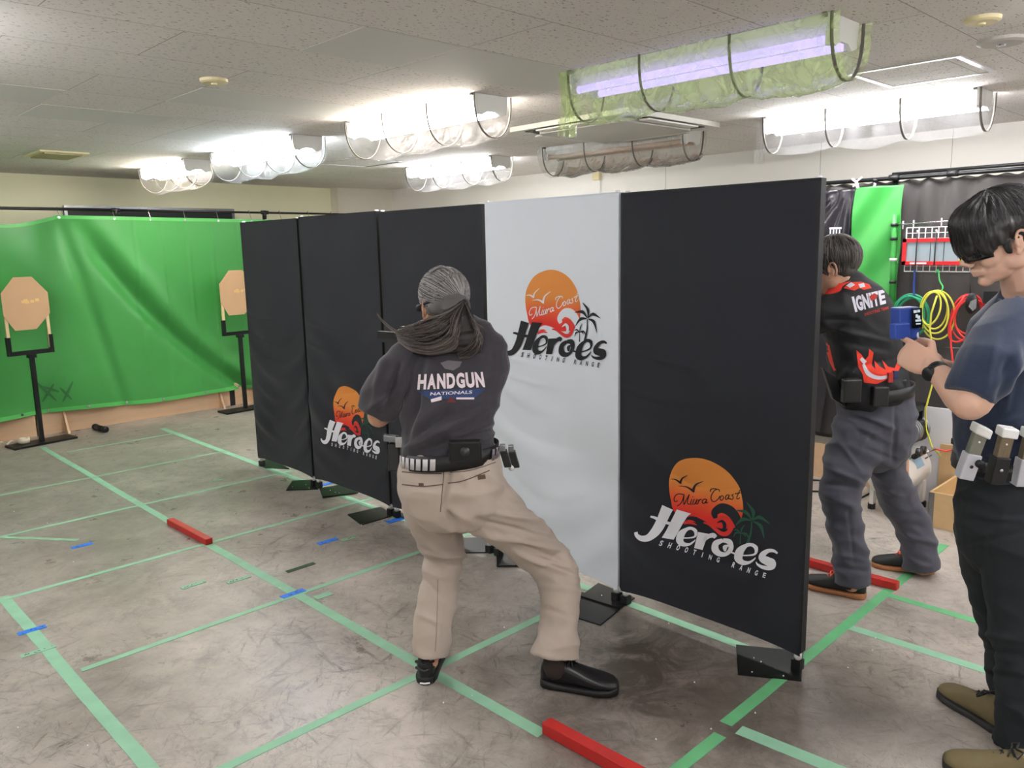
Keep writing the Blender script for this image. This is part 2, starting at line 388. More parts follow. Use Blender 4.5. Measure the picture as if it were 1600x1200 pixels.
fixture(XF, -4.92, -3.62, T_NEUT, FILM, 'lit white ceiling light near the right edge over the young man', seed=5)
fixture(XF-.02, -3.10, -1.72, T_OFF, FILMO, 'unlit ceiling light in loose clear film under the air conditioner', seed=6, flap=False)
fixture(XF, -1.16, .12, T_NEUT, FILM, 'small lit ceiling light in the far row above the dark panels', seed=7)
for k, (x, y, t) in enumerate(((XN, -6.90, T_NEUT), (XF, -6.90, T_NEUT), (-1.55, -6.65, T_NEUT), (-1.55, -3.35, T_NEUT), (-1.55, -1.4, T_NEUT), (-1.55, -8.4, T_NEUT), (XN, -8.75, T_NEUT), (XF, -8.75, T_NEUT))):
    fixture(x, y, y+1.25, t, FILM, 'lit ceiling light outside the picture, %s' % ('behind the camera in the near row', 'behind the young man in the far row', 'left of the camera', 'left of the picture over the marked floor', 'left of the picture near the tarpaulin', 'behind and left of the camera', 'furthest back in the near row', 'furthest back in the far row')[k], seed=20+k, flap=False)

# ------------------------------------------------------------------ other ceiling things
def disc(name, c, r, m, label, cat, ring=None):
    root = empty(name, (c.x, c.y, H), label, cat)
    vs = []; 
    b = MB(); b.tube([(c.x, c.y, H), (c.x, c.y, H-.012), (c.x, c.y, H-.018)], [r, r*.97, r*.8], 28); b.build('cover', m, root, False)
    b = MB(); b.tube([(c.x, c.y, H-.017), (c.x, c.y, H-.024)], [r*.22, r*.18], 16); b.build('centre', ring or m, root, False)
disc('ceiling_detector', fl(334, 124, H), .062, CREAM, 'small cream round disc alone on the left part of the ceiling', 'smoke detector')
disc('ceiling_disc', fl(1535, 28, H), .062, CREAM, 'cream round ceiling disc at the top right, above the grey round one', 'ceiling disc')
disc('ceiling_speaker', fl(1566, 62, H), .092, mat('pale_grille', srgb(185, 182, 176), .5), 'pale round ceiling speaker with metal centre at the right edge', 'ceiling speaker', CHR)
root = empty('ceiling_vent', (.2, .71, H), 'cream square ceiling vent above the left end of the green tarpaulin', 'vent')
MB().box((.02, .47, H-.012), (.36, .93, H)).build('frame', CREAM, root)
MB().box((.06, .51, H-.022), (.32, .89, H-.012)).build('grille', mat('tan_grille', srgb(170, 158, 120), .6), root)
root = empty('ceiling_hatch', (2.43, -4.82, H), 'square ceiling access hatch with silver frame between two lit lights', 'ceiling hatch')
b = MB()
for (a0, b0, a1, b1) in ((2.17, -5.07, 2.69, -5.045), (2.17, -4.605, 2.69, -4.58), (2.17, -5.045, 2.195, -4.605), (2.665, -5.045, 2.69, -4.605)): b.box((a0, b0, H-.006), (a1, b1, H))
b.build('frame', mat('silver_trim', srgb(205, 205, 205), .35, .5), root); MB().box((2.2, -5.04, H-.004), (2.66, -4.61, H+.01)).build('panel', bpy.data.materials['pitted_ceiling_board'], root)
root = empty('ceiling_hatch', (1.6, .9, H), 'thin outlined ceiling hatch further back behind the second plastic-wrapped light', 'ceiling hatch')
b = MB(); q0 = fl(500, 254, H); q1 = fl(612, 256, H)
cx, cy = fl(560, 254, H).x, fl(560, 254, H).y
for (a0, b0, a1, b1) in ((-.28, -.28, .28, -.265), (-.28, .265, .28, .28), (-.28, -.265, -.265, .265), (.265, -.265, .28, .265)): b.box((cx+a0, cy+b0, H-.005), (cx+a1, cy+b1, H))
root.location = (cx, cy, H); ORG[root.name] = Vector((cx, cy, H)); b.build('frame', GRYM, root)
# air conditioner cassette
root = empty('air_conditioner', (2.57, -2.87, H), 'white ceiling cassette air conditioner behind the green glowing light', 'air conditioner')
ACM = mat('air_conditioner_white', srgb(218, 216, 208), .45)
b = MB()
def ring(b, x0, x1, y0, y1, z0, z1, i, z2):
    o = [(x0, y0), (x1, y0), (x1, y1), (x0, y1)]; n = [(x0+i, y0+i), (x1-i, y0+i), (x1-i, y1-i), (x0+i, y1-i)]
    vs = [(x, y, z1) for x, y in o]+[(x, y, z0) for x, y in o]+[(x, y, z2) for x, y in n]+[(x, y, z1) for x, y in n]
    fs = []
    for k in range(4):
        j = (k+1) % 4; fs += [(k, j, 4+j, 4+k), (4+k, 4+j, 8+j, 8+k), (8+k, 8+j, 12+j, 12+k)]
    b.add(vs, fs)
ring(b, 2.08, 3.05, -3.36, -2.38, H-.03, H, .10, H-.022); b.build('housing', ACM, root)
b = MB(); b.prism([Vector((x, y, H-.05)) for x, y in ((2.2, -3.2), (2.24, -3.24), (2.89, -3.24), (2.93, -3.2), (2.93, -2.54), (2.89, -2.5), (2.24, -2.5), (2.2, -2.54))], Vector((0, 0, .02))); b.build('intake_panel', mat('intake_grey', srgb(190, 188, 180), .5), root)
for (x0, y0, x1, y1) in ((2.10, -3.14, 2.17, -2.6), (2.96, -3.14, 3.03, -2.6), (2.3, -3.34, 2.83, -3.27), (2.3, -2.47, 2.83, -2.40)):
    b = MB(); b.box((x0, y0, H-.045), (x1, y1, H-.036)); b.build('louvre', ACM, root)
MB().box((2.16, -3.3, H-.03), (2.97, -2.44, H-.004)).build('recess', mat('dark_recess', srgb(60, 58, 54), .7), root)
# small box with cable on the right wall
p = onx(935, 275, XE)
root = empty('junction_box', (XE, p.y, p.z-.04), 'small cream junction box with hanging cable on the right wall', 'junction box')
MB().box((XE-.045, p.y-.04, p.z-.04), (XE, p.y+.04, p.z+.04)).build('cover', CREAM, root)
MB().tube([(XE-.02, p.y-.03, p.z-.04), (XE-.02, p.y-.035, p.z-.12), (XE-.02, p.y-.02, p.z-.25), (XE-.01, p.y-.02, p.z-.5)], .004, 6).build('cable', GRYM, root)

# ------------------------------------------------------------------ left side: green tarpaulin, rail, boards
YC = 1.84
root = empty('curtain_rail', (1.2, YC, 0), 'black pipe rail carrying the green tarpaulin along the left wall', 'curtain rail')
MB().tube([(-3.2, YC, 2.045), (1.0, YC, 2.043)], .014, 10).build('pipe', BLKM, root, True)
MB().tube([(.96, YC, 2.043), (XE-.1, YC, 2.03)], .011, 10).build('pipe', BLKM, root, True)
for x in (.96, 2.48):
    b = MB(); b.tube([(x-.04, YC, 2.04), (x+.04, YC, 2.04)], .02, 10); b.tube([(x, YC, 2.06), (x, YC, 1.97)], .018, 8); b.build('coupling', BLK, root, True)
for x in (2.48, -1.6):
    MB().tube([(x, YC+.03, 0), (x, YC+.03, 2.04)], .014, 8).build('post', BLKM, root, True)
hooks = [-2.9, -2.2, -1.6, -1.1, -.6, -.45, .46, .93, 1.26, 1.60, 1.94, 2.3, 2.65, 3.0, 3.3]
hk = []
def tarp_top(x):
    z = 1.995
    if x < .46:
        z = 1.99-.085*math.sin(math.pi*min(1, max(0, (.46-x)/.9)))
    else: z = 1.987-.012*(x-.46)
    return z
def tarp(u, v):
    x = -3.1+6.6*u; zt = tarp_top(x)
    zb = .20-.02*x+.012*math.sin(x*4.0)
    z = zt+(zb-zt)*v
    d = .02*noise.noise(Vector((x*1.5, z*.8, 3)))
    # vertical creases where it was folded
    for cxx in (1.35, 1.62, 1.86, 2.1, 1.1):
        d -= .006*math.exp(-((x-cxx)/.012)**2)
    # deep diagonal fold from the second hook down to the right
    if z < 1.97:
        t = (1.97-z)
        xd = .62+.42*t+.22*t*t
        a = (x-xd)
        d += .07*math.exp(-(a/.11)**2)*min(1, t*2.5)*(1 if a < 0 else math.exp(-a*3))
        d -= .035*math.exp(-((a-.2)/.12)**2)*min(1, t*2.0)
    # soft gathers at left
    d += .030*math.sin(x*8.5+.7*math.sin(z*2))*max(0, min(1, (.75-x)*2.2))
    # drape below the first hook
    d += .035*math.exp(-((x-.46-.22*(1.97-z))/.06)**2)*min(1, (1.97-z)*3)
    d += .012*math.sin(6.5*(z+.35*math.sin(x*2.2)))*max(0, 1-abs(x-.2)*1.2)
    return Vector((x, YC-.03+d, z))
root = empty('green_tarpaulin', (.4, YC, .18), 'large creased green tarpaulin hanging along the whole left wall', 'tarpaulin')
vs, fs = grid_mesh(tarp, 420, 110, (0, .004, 0)); add_mesh('sheet', vs, fs, GFAB, root, True)
def hem(v0, v1):
    def f(u, v):
        p = tarp(u, v0+(v1-v0)*v); p.y -= .004; return p
    return f
vs, fs = grid_mesh(hem(0, .018), 300, 2); add_mesh('hem', vs, fs, GHEM, root, True)
vs, fs = grid_mesh(hem(.978, 1.0), 300, 2); add_mesh('hem', vs, fs, GHEM, root, True)
for x in hooks:
    zt = tarp_top(x)
    p = tarp((x+3.1)/6.6, .012)
    MB().tube([(x, p.y-.006, p.z), (x, p.y+.001, p.z)], .011, 10).build('grommet', CHR, root)
    MB().tube([(x, p.y-.01, p.z), (x+.004, p.y, p.z+.02), (x, YC-.012, 2.03), (x, YC, 2.062), (x, YC+.014, 2.045)], .0025, 6).build('hook', CHR, root)
for x in [-.02, .2, .53, .88, 1.22, 1.66, 2.05, 2.5]:
    p = tarp((x+3.1)/6.6, .985)
    MB().tube([(x, p.y-.012, p.z), (x, p.y-.001, p.z)], .012, 10).build('grommet', CHR, root)
_s = [c_ for c_ in root.children if c_.name.startswith('sheet')][0]
_t = BVHTree.FromPolygons([v.co+ORG[root.name] for v in _s.data.vertices], [tuple(q_.vertices) for q_ in _s.data.polygons])
SCF = mat('dark_green_scuff', srgb(48, 112, 56), .5)
for a_, c_ in (((58, 598), (88, 626)), ((84, 600), (66, 628)), ((94, 606), (112, 624)), ((114, 596), (98, 628)), ((66, 604), (92, 612))):
    n_ = 10; vs = []; d2 = Vector((c_[0]-a_[0], c_[1]-a_[1])).normalized(); nx, ny_ = -d2.y*2.2, d2.x*2.2
    for i in range(n_+1):
        t = i/n_; x_ = a_[0]+(c_[0]-a_[0])*t; y_ = a_[1]+(c_[1]-a_[1])*t; w_ = math.sin(math.pi*(.15+.7*t))
        for s_ in (-1, 1):
            d_ = ray(x_+nx*s_*w_, y_+ny_*s_*w_).normalized(); h_ = _t.ray_cast(CP, d_); vs.append((h_[0] or ony(x_, y_, YC-.05))-d_*.006)
    add_mesh('scuff_mark', vs, [(2*i, 2*i+1, 2*i+3, 2*i+2) for i in range(n_)], SCF, root)
segs = [(-2.6, -.35, 'leftmost out of frame'), (-.33, .09, 'short section left of the target stand'), (.12, 1.94, 'long middle section'), (2.0, 3.4, 'section behind the far target')]
for x0, x1, t in segs:
    r = empty('plywood_kick_board', ((x0+x1)/2, YC, 0), 'low plywood kick board under the green tarpaulin, %s' % t, 'board', 'plywood kick boards')
    MB().box((x0, YC+.03, 0), (x1, YC+.045, .24)).build('board', PLY, r)
    for bx in ([x0+.09] if x1-x0 < 1 else [x0+.2, x1-.12]):
        b = MB(); b.prism([Vector((bx, YC+.03, 0)), Vector((bx, YC-.08, 0)), Vector((bx, YC+.03, .22))], Vector((.018, 0, 0))); b.build('brace', PLY, r)
tag(MB().box((1.945, YC+.03, 0), (1.995, YC+.05, .2)).build('gap_shade_strip', BLK), 'dark strip put in as the shaded gap between two plywood kick boards', 'strip')  # open gap between boards; its shade is put in as a black strip
# dark short cylinder
b = MB(); a_ = fl(149, 667, .028); c_ = fl(164, 671, .028); dv = (c_-a_); dv.z = 0; dv.normalize()
r = empty('black_roll', a_-UP*.028, 'short black cylinder lying on the floor by the plywood boards', 'tube')
MB().tube([a_, a_+dv*.2], .026, 14).build('body', BLK, r, True); MB().tube([a_-dv*.01, a_+dv*.02], .03, 14).build('collar', BLKM, r, True); MB().tube([a_+dv*.18, a_+dv*.21], .03, 14).build('collar', BLKM, r, True)

# ------------------------------------------------------------------ targets
def target(base, ang, topz, label, dx=0):
    r = empty('target_stand', base, label, 'target stand', 'octagonal cardboard target stands')
    ax = Vector((math.cos(ang), math.sin(ang), 0)); ay = Vector((-ax.y, ax.x, 0)); B = Vector(base)
    mx = Matrix((ax, ay, UP)).transposed().to_4x4(); mx.translation = B
    MB().box((-.26, -.10, 0), (.26, .10, .018), mx).build('base_plate', BLKM, r)
    MB().box((-.017, -.017, .018), (.017, .017, .79), mx).build('post', BLKM, r)
    b = MB(); b.box((-.185, -.02, .79), (.185, .02, .825), mx); b.box((-.185, -.02, .825), (-.155, .02, .95), mx); b.box((.155, -.02, .825), (.185, .02, .95), mx); b.box((-.03, -.03, .76), (.03, .03, .79), mx)
    b.build('bracket', BLKM, r)
    for s in (-1, 1): MB().box((s*.165-.012, -.008, .835), (s*.165+.012, .008, 1.32), mx).build('stick', WOOD, r)
    z0, z1 = topz-.45, topz; hw = .185
    oc = [(-.11, z0), (.06, z0), (hw, z0+.13), (hw, z1-.14), (.07, z1), (-.075, z1), (-hw, z1-.13), (-hw, z0+.13)]
    b = MB(); b.prism([mx @ Vector((x, -.018, z)) for x, z in oc], mx.to_3x3() @ Vector((0, .006, 0))); brd = b.build('cardboard_target', CARD, r)
    b = MB()
    for (x, z) in ((-.02, .24), (.0, .25), (.05, .24), (.01, .235), (.09, .25)): b.box((x-.016, -.0195, z0+z-.012), (x+.016, -.018, z0+z+.012), mx)
    b.build('patch', CARDP, r)
t1 = fl(66, 692); t2 = fl(384, 640)
ANG = math.atan2(RT.y, RT.x)
target(t1, .15, 1.455, 'octagonal cardboard target on black stand at the left edge')
target(t2, .05, 1.445, 'octagonal cardboard target on black stand partly behind the dark panels')
p = fl(38, 692, .02)
r = empty('tape_roll', p, 'white tape roll on the foot of the left target stand', 'tape roll')
b = MB(); n = 20
for i in range(n):
    pass
def annulus(b, c, ro, ri, h, n=22):
    vs = []; fs = []
    for i in range(n):
        a = 2*math.pi*i/n; 
        for rr, zz in ((ro, 0), (ro, h), (ri, h), (ri, 0)): vs.append((c[0]+rr*math.cos(a), c[1]+rr*math.sin(a), c[2]+zz))
    for i in range(n):
        j = (i+1) % n
        for k in range(4): fs.append((i*4+k, j*4+k, j*4+(k+1) % 4, i*4+(k+1) % 4))
    b.add(vs, fs)
annulus(b, p, .045, .025, .045); b.build('roll', mat('white_tape', srgb(225, 212, 190), .5), r, True)
vs, fs = grid_mesh(lambda u, v: p+Vector((-.05-.12*u, -.02+.05*v+.03*u, .004+.03*abs(math.sin(u*5)))), 14, 2); add_mesh('loose_end', vs, fs, mat('white_tape_end', srgb(235, 232, 228), .5), r, True)

# ------------------------------------------------------------------ floor tapes
def strip(name, pts, wd, m, label, z=.0012, grp='green tape lines on the floor', cat='tape line', seed=0):
    rnd = random.Random(seed+len(label)); pts = [Vector((p[0], p[1], 0)) for p in pts]
    a, c = pts[0], pts[-1]; L_ = (c-a).length; d = (c-a).normalized(); n = Vector((-d.y, d.x, 0)); k = max(2, int(L_/.06))
    vs = []; fs = []
    for i in range(k+1):
        t = i/k; q = a+(c-a)*t+n*(.004*noise.noise(Vector((t*L_*1.3, seed, 0))))
        w1 = wd/2*(1+.10*noise.noise(Vector((t*L_*6, seed, 4)))); w2 = wd/2*(1+.10*noise.noise(Vector((t*L_*6, seed, 9))))
        for s, zz in ((w1, 0), (w1, z), (-w2, z), (-w2, 0)): vs.append(q+n*s+UP*zz)
    for i in range(k):
        for j in range(3): fs.append((i*4+j, i*4+j+1, i*4+j+5, i*4+j+4))
    fs += [(0, 3, 2, 1), (k*4, k*4+1, k*4+2, k*4+3)]
    o = add_mesh(name, vs, fs, m); tag(o, label, cat, grp); return o
TL = 'green tape line on the floor, '
strip('floor_tape', [(-1, -1.95), (-.985, -4.6)], .05, TAPE, TL+'lengthwise one nearest the left edge', seed=1)
strip('floor_tape', [(0, 1.35), (0, -1.5)], .045, TAPE, TL+'lengthwise from the left target stand to the red bar', seed=2)
strip('floor_tape', [(0, -2.0), (.02, -4.6)], .05, TAPE, TL+'lengthwise from the red bar past the standing foot', seed=2)
strip('floor_tape', [(1, 1.3), (1.02, -5.0)], .05, TAPE, TL+'lengthwise running under the row of panels', seed=3)
strip('floor_tape', [(-1.9, 0), (1.05, 0)], .028, TAPEF, TL+'crosswise, second from the tarpaulin', z=.0018, seed=4)
strip('floor_tape', [(.1, 1.0), (1.0, 1.0)], .025, TAPEF, TL+'faint crosswise one nearest the tarpaulin', z=.0018, seed=5)
strip('floor_tape', [(-1.9, -.97), (1.1, -.97)], .028, TAPE, TL+'crosswise, third from the tarpaulin', z=.0018, seed=6)
strip('floor_tape', [(-1.0, -1.99), (2.6, -1.99)], .03, TAPE, TL+'crosswise at the end of the first red bar', z=.0018, seed=7)
strip('floor_tape', [(-.95, -2.99), (2.0, -2.97)], .032, TAPE, TL+'crosswise with the blue tape on its crossing', z=.0018, seed=8)
strip('floor_tape', [(-1.3, -3.99), (1.0, -4.0)], .04, TAPE, TL+'crosswise under the shooter\'s standing foot', z=.0018, seed=9)
strip('floor_tape', [(-.2, -5.03), (.43, -5.03)], .045, TAPE2, TL+'crosswise piece at the bottom centre', z=.0018, seed=10)
strip('floor_tape', [(.50, -5.01), (2.75, -4.98)], .045, TAPE2, TL+'crosswise passing under the last panel to the plywood box', z=.0018, seed=11)
strip('floor_tape', [(.50, -5.06), (.56, -5.9)], .055, TAPE, TL+'short lengthwise piece at the bottom right', seed=12)
strip('floor_tape', [(1.48, -5.01), (1.485, -6.2)], .05, TAPE, TL+'short lengthwise piece nearest the olive shoes', seed=13)
strip('floor_tape', [(1.91, -5.01), (1.88, -6.2)], .045, TAPE2, TL+'short lengthwise piece ending at the right red bar', seed=14)
strip('floor_tape', [(-.95, -.78), (-.5, -1.37)], .03, TAPEF, TL+'slanting short piece at the left edge', z=.0024, seed=15)
def scrib(root, c, dx, dy, n, seed):
    rnd = random.Random(seed); b = MB()
    for i in range(n):
        q = Vector((c[0], c[1], .0032))+dx*rnd.uniform(-1, 1)+dy*rnd.uniform(-.6, .6)
        e = q+dx*rnd.uniform(.05, .25)+dy*rnd.uniform(-.8, .8)
        d = (e-q).normalized(); nn = Vector((-d.y, d.x, 0))*.0022
        b.add([q-nn, e-nn, e+nn, q+nn], [(0, 1, 2, 3)])
    b.build('marker_scribble', INK, root)
def patch(px, py, wpx, m, label, ang=0.0, wd=.03, ln=None, sc=6, seed=0, cat='tape piece', grp='short tape marks on the floor'):
    c = fl(px, py); ln = ln or .1
    d = Vector((math.cos(ang), math.sin(ang), 0)); n = Vector((-d.y, d.x, 0))
    root = empty('tape_mark', (c.x, c.y, 0), label, cat, grp)
    b = MB(); b.hexa([c+d*sx*ln/2+n*sy*wd/2+UP*zz for sx in (-1, 1) for sy in (-1, 1) for zz in (.0005, .003)]); b.build('tape', m, root)
    if sc: scrib(root, (c.x, c.y), d*ln*.4, n*wd*.4, sc, seed)
BT = 'blue tape mark on the floor '
patch(128, 853, 0, BTAPE, BT+'alone at the left below the slanting tape', .0, .035, .11, 5, 1)
patch(50, 985, 0, BTAPE, BT+'across the leftmost green line', .0, .035, .11, 6, 2)
patch(458, 928, 0, BTAPE, BT+'on the green crossing behind the shooter', .0, .04, .12, 8, 3)
patch(512, 846, 0, BTAPE, BT+'alone in front of the middle dark panels', .0, .04, .12, 3, 4)
patch(509, 757, 0, BTAPE, BT+'between the feet of the second and third panel joint', .0, .04, .11, 2, 5)
patch(618, 813, 0, BTAPE, BT+'at the panel foot next to the khaki trousers', .0, .05, .12, 3, 6)
GT = 'green tape scrap with scribbles '
patch(302, 914, 0, TAPE, GT+'left one of two below the first red bar', .0, .035, .12, 8, 7)
patch(373, 906, 0, TAPE, GT+'right one of two below the first red bar', .0, .03, .12, 8, 8)
patch(470, 887, 0, RUB, GT+'nearly black, above the blue tape on the crossing', .0, .03, .16, 4, 9)
patch(545, 842, 0, TAPEF, GT+'just right of the lone blue tape', .0, .035, .10, 7, 10)
patch(338, 751, 0, TAPEF, GT+'small and far, between two crosswise lines', .0, .03, .09, 7, 11)
patch(60, 1018, 0, TAPE, GT+'left of the leftmost green line', .0, .03, .13, 8, 12)
patch(505, 931, 0, TAPE, 'round-ended green tape scrap right of the blue tape crossing', .0, .045, .085, 0, 13)
# white airsoft pellets: tiny dots scattered on the floor and foot plates
PEL = mat('white_pellet', srgb(250, 250, 250), .3)
pel = [(22, 800, 0), (74, 818, 0), (115, 879, 0), (28, 1138, 0), (137, 1166, 0), (438, 886, 0), (437, 920, 0), (568, 978, 0), (693, 1099, 0), (738, 1088, 0), (788, 981, 0), (1085, 1067, 0), (1045, 975, 0), (940, 931, .02), (1178, 1029, .01), (1189, 1035, .01), (1175, 1051, .01), (1224, 1057, .01), (1180, 1115, 0), (1325, 1044, 0), (1363, 1017, 0), (1336, 982, 0), (1368, 998, 0), (1111, 1140, 0), (774, 893, 0), (312, 667, 0), (524, 770, .01), (516, 767, .01), (530, 771, .01), (478, 758, .01), (483, 763, .01), (565, 821, .01), (457, 761, .01), (832, 888, 0), (1025, 1156, 0)]
p0_ = None
for k, (x, y, z) in enumerate(pel):
    q = fl(x, y, z)
    if p0_ is None:
        b = MB(); b.ell((q.x, q.y, .003), (.003, .003, .003), n=8, m=6); p0_ = b.build('pellet', PEL, smooth=True); tag(p0_, 'tiny white round pellet lying on the floor', 'pellet', 'white pellets scattered on the floor')
        zz0 = p0_.location.z
    else:
        o = p0_.copy(); COL.objects.link(o); o.location = (q.x, q.y, z)
# ------------------------------------------------------------------ red bars
def bar(a, c, wd, h, label):
    a = Vector((a[0], a[1], 0)); c = Vector((c[0], c[1], 0)); d = (c-a).normalized(); n = Vector((-d.y, d.x, 0))
    bm = bmesh.new(); b = MB(); b.hexa([q+n*s*wd/2+UP*z for q in (a, c) for s in (-1, 1) for z in (.002, h)])
    o = b.build('red_bar', RED); m_ = o.modifiers.new('bevel', 'BEVEL'); m_.width = .003; m_.segments = 2
    tag(o, label, 'bar', 'red wooden foot bars'); return o
bar((-.015, -1.5), (0.0, -2.02), .042, .038, 'red wooden bar on the left floor between two green tape lines')
bar((.04, -4.60), (.05, -5.12), .045, .045, 'red wooden bar running off the bottom edge of the picture')
bar((1.985, -4.48), (1.995, -5.02), .042, .04, 'red wooden bar under the man in the red collared shirt')

# ------------------------------------------------------------------ partition panels
PX = 1.0
posts = [(-.67, -1.475), (-1.505, -2.385), (-2.415, -3.29), (-3.325, -4.155), (-4.175, -5.035)]
def pdisp(y, z, seed, y1, y0):
    """wrinkle depth of the cloth: smooth above, swagged below"""
    t = (y-y0)/(y1-y0)
    low = max(0, min(1, (1.25-z)/.7))
    q = z*9+2.2*math.sin(math.pi*t)*.9+seed*1.7
    d = low*(.010*math.sin(q*1.5)*(.5+.5*noise.noise(Vector((t*2, z*2, seed)))) + .022*noise.noise(Vector((t*1.6, z*7+1.1*math.sin(math.pi*t), seed*5.1))))
    d += .004*noise.noise(Vector((y*2.5, z*2.5, seed)))
    for zz, a in ((1.2-.03*seed % .1, .004), (1.02, .005)):
        if t < 1: d -= a*math.exp(-((z-zz+.05*math.sin(math.pi*t))/.012)**2)*math.exp(-((t-.95)/.35)**2)
    d = min(.004, 1.9*d-.006*low)*min(1, max(0, (z-.08)/.25))
    return d*math.sin(math.pi*min(1, max(0, t)))**.3 if 0 < t < 1 else 0
def panel(k, y1, y0, fab, label):
    r = empty('partition_banner', (PX, (y0+y1)/2, 0), label, 'partition panel', 'cloth banners standing in a row')
    zt = 1.835+.006*(k % 2); zb = .085
    def f(u, v):
        y = y1+(y0-y1)*u
        bot = zb-.03*math.sin(math.pi*u)*0+.012*abs(2*u-1)**4*-1.5
        z = zt+(bot-zt)*v
        e = .012*min(1, min(u, 1-u)/.02)
        return Vector((PX-.018+pdisp(y, z, k, y1, y0), y, z))
    vs, fs = grid_mesh(f, 70, 170); o = add_mesh('front_cloth', vs, fs, fab, r, True)
    vs, fs = grid_mesh(lambda u, v: Vector((PX+.018-pdisp(y1+(y0-y1)*u, zt+(zb-zt)*v, k+9, y1, y0), y1+(y0-y1)*u, zt+(zb-zt)*v)), 30, 60); add_mesh('back_cloth', vs, [tuple(reversed(q)) for q in fs], fab, r, True)
    e = MB()
    for yy in (y1, y0): e.box((PX-.0185, yy-.004, zb-.004), (PX+.0185, yy+.004, zt+.003))
    e.box((PX-.0185, y0, zt-.002), (PX+.0185, y1, zt+.004))
    e.build('edge_piping', WFAB if fab is WFAB else PIPING, r)
    for s, yy in ((1, y1-.016), (-1, y0+.016)):
        MB().tube([(PX, yy, .03), (PX, yy, zt+.012)], .011, 10).build('pole', WHT, r, True)
        MB().tube([(PX, yy, .05), (PX, yy, .075)], .015, 10).build('clip', WHT, r, True)
        b = MB(); b.box((PX-.018, yy-.018, .006), (PX+.018, yy+.018, .045)); b.build('foot_socket', BLK, r)
    MB().tube([(PX, y1-.016, zb+.01), (PX, y0+.016, zb+.01)], .008, 8).build('bottom_rail', WHT, r, True)
    MB().tube([(PX, y1-.016, zt-.012), (PX, y0+.016, zt-.012)], .011, 8).build('top_rail', WHT, r, True)
    return r
labs = ['dark cloth partition banner furthest left beside the second target',
        'dark partition banner with a small orange sunset logo beside the shooter',
        'plain dark partition banner directly behind the long-haired shooter',
        'white partition banner with black lettering and orange sunset logo',
        'large nearest dark partition banner with white lettering and orange sunset logo']
PR = [panel(k, a, c, WFAB if k == 3 else BFAB, labs[k]) for k, (a, c) in enumerate(posts)]
def plate(k, pts, z=.006):
    b = MB(); b.prism([Vector((x, y, z-.006)) for x, y in pts], Vector((0, 0, .006))); b.build('foot_plate', PLATE, PR[k])
def q(a, z=0): return [tuple(fl(*p, z)[:2]) for p in a]
plate(0, q([(405, 727), (420, 715), (452, 733), (415, 732)]))
plate(0, q([(457, 752), (497, 750), (497, 765), (447, 767)]))
plate(1, q([(499, 765), (530, 760), (560, 772), (504, 779)]), .012)
plate(1, q([(543, 805), (595, 793), (616, 806), (565, 821)]))
plate(2, q([(620, 806), (640, 801), (662, 814), (656, 823)]), .012)
plate(2, q([(722, 842), (775, 840), (775, 864), (718, 865)]))
plate(3, q([(776, 858), (834, 866), (832, 886), (776, 887)]), .012)
plate(3, q([(935, 905), (992, 928), (966, 943), (907, 925)], .03), .012)
plate(4, q([(907, 926), (978, 945), (938, 978), (896, 965)]), .006)
plate(4, q([(1150, 1009), (1255, 1020), (1252, 1065), (1153, 1055)]), .006)

# ---- logo traced once, in the plane of the panels
def stroke(pts, ws, n=6):
    """polyline with widths -> polygon outline (2D) with smoothed interpolation"""
    P = [Vector((x, y)) for x, y in pts]; out = []; wd = []
    k = len(P)
    for i in range(k-1):
        p0 = P[max(0, i-1)]; p1 = P[i]; p2 = P[i+1]; p3 = P[min(k-1, i+2)]
        for j in range(n):
            t = j/n; t2 = t*t; t3 = t2*t
            out.append(.5*((2*p1)+(p2-p0)*t+(2*p0-5*p1+4*p2-p3)*t2+(3*p1-p0-3*p2+p3)*t3)); wd.append(ws[i]*(1-t)+ws[i+1]*t)
    out.append(P[-1]); wd.append(ws[-1])
    quads = []
    L_ = []; R_ = []
    for i, p in enumerate(out):
        d = out[min(i+1, len(out)-1)]-out[max(i-1, 0)]
        if d.length < 1e-6: d = Vector((1, 0))
        d.normalize(); nn = Vector((-d.y, d.x))
        L_.append(p+nn*wd[i]/2); R_.append(p-nn*wd[i]/2)
    for i in range(len(out)-1): quads.append([L_[i], L_[i+1], R_[i+1], R_[i]])
    return quads
def curve(pts, n=5):
    P = [Vector(p) for p in pts]; k = len(P); out = []
    for i in range(k):
        p0, p1, p2, p3 = P[i-1], P[i], P[(i+1) % k], P[(i+2) % k]
        for j in range(n):
            t = j/n; t2 = t*t; t3 = t2*t
            out.append(.5*((2*p1)+(p2-p0)*t+(2*p0-5*p1+4*p2-p3)*t2+(3*p1-p0-3*p2+p3)*t3))
    return out
def fan(poly):
    tris = geometry.tessellate_polygon([[Vector((p[0], p[1], 0)) for p in poly]])
    return [[Vector(poly[i][:2]) for i in t] for t in tris]
egg = curve([(390, 545), (375, 480), (361, 400), (358, 320), (372, 255), (405, 200), (450, 155), (510, 128), (590, 118), (660, 124), (730, 148), (800, 190), (860, 245), (905, 310), (935, 375), (950, 440), (961, 510), (958, 580), (930, 655), (880, 700), (780, 700), (700, 678), (620, 660), (520, 640), (440, 610)], 3)
LG = {}
LG['egg'] = fan(egg)
blackw = stroke([(738, 618), (732, 570), (785, 535), (850, 555), (900, 610), (925, 680), (915, 730)], [30, 60, 78, 84, 78, 60, 20])
blackw += stroke([(490, 622), (550, 618), (610, 645), (690, 700), (760, 745), (800, 765)], [16, 34, 46, 60, 70, 50])
blackw += stroke([(470, 700), (530, 700), (600, 720), (680, 750)], [40, 40, 50, 60])
LG['wave'] = blackw
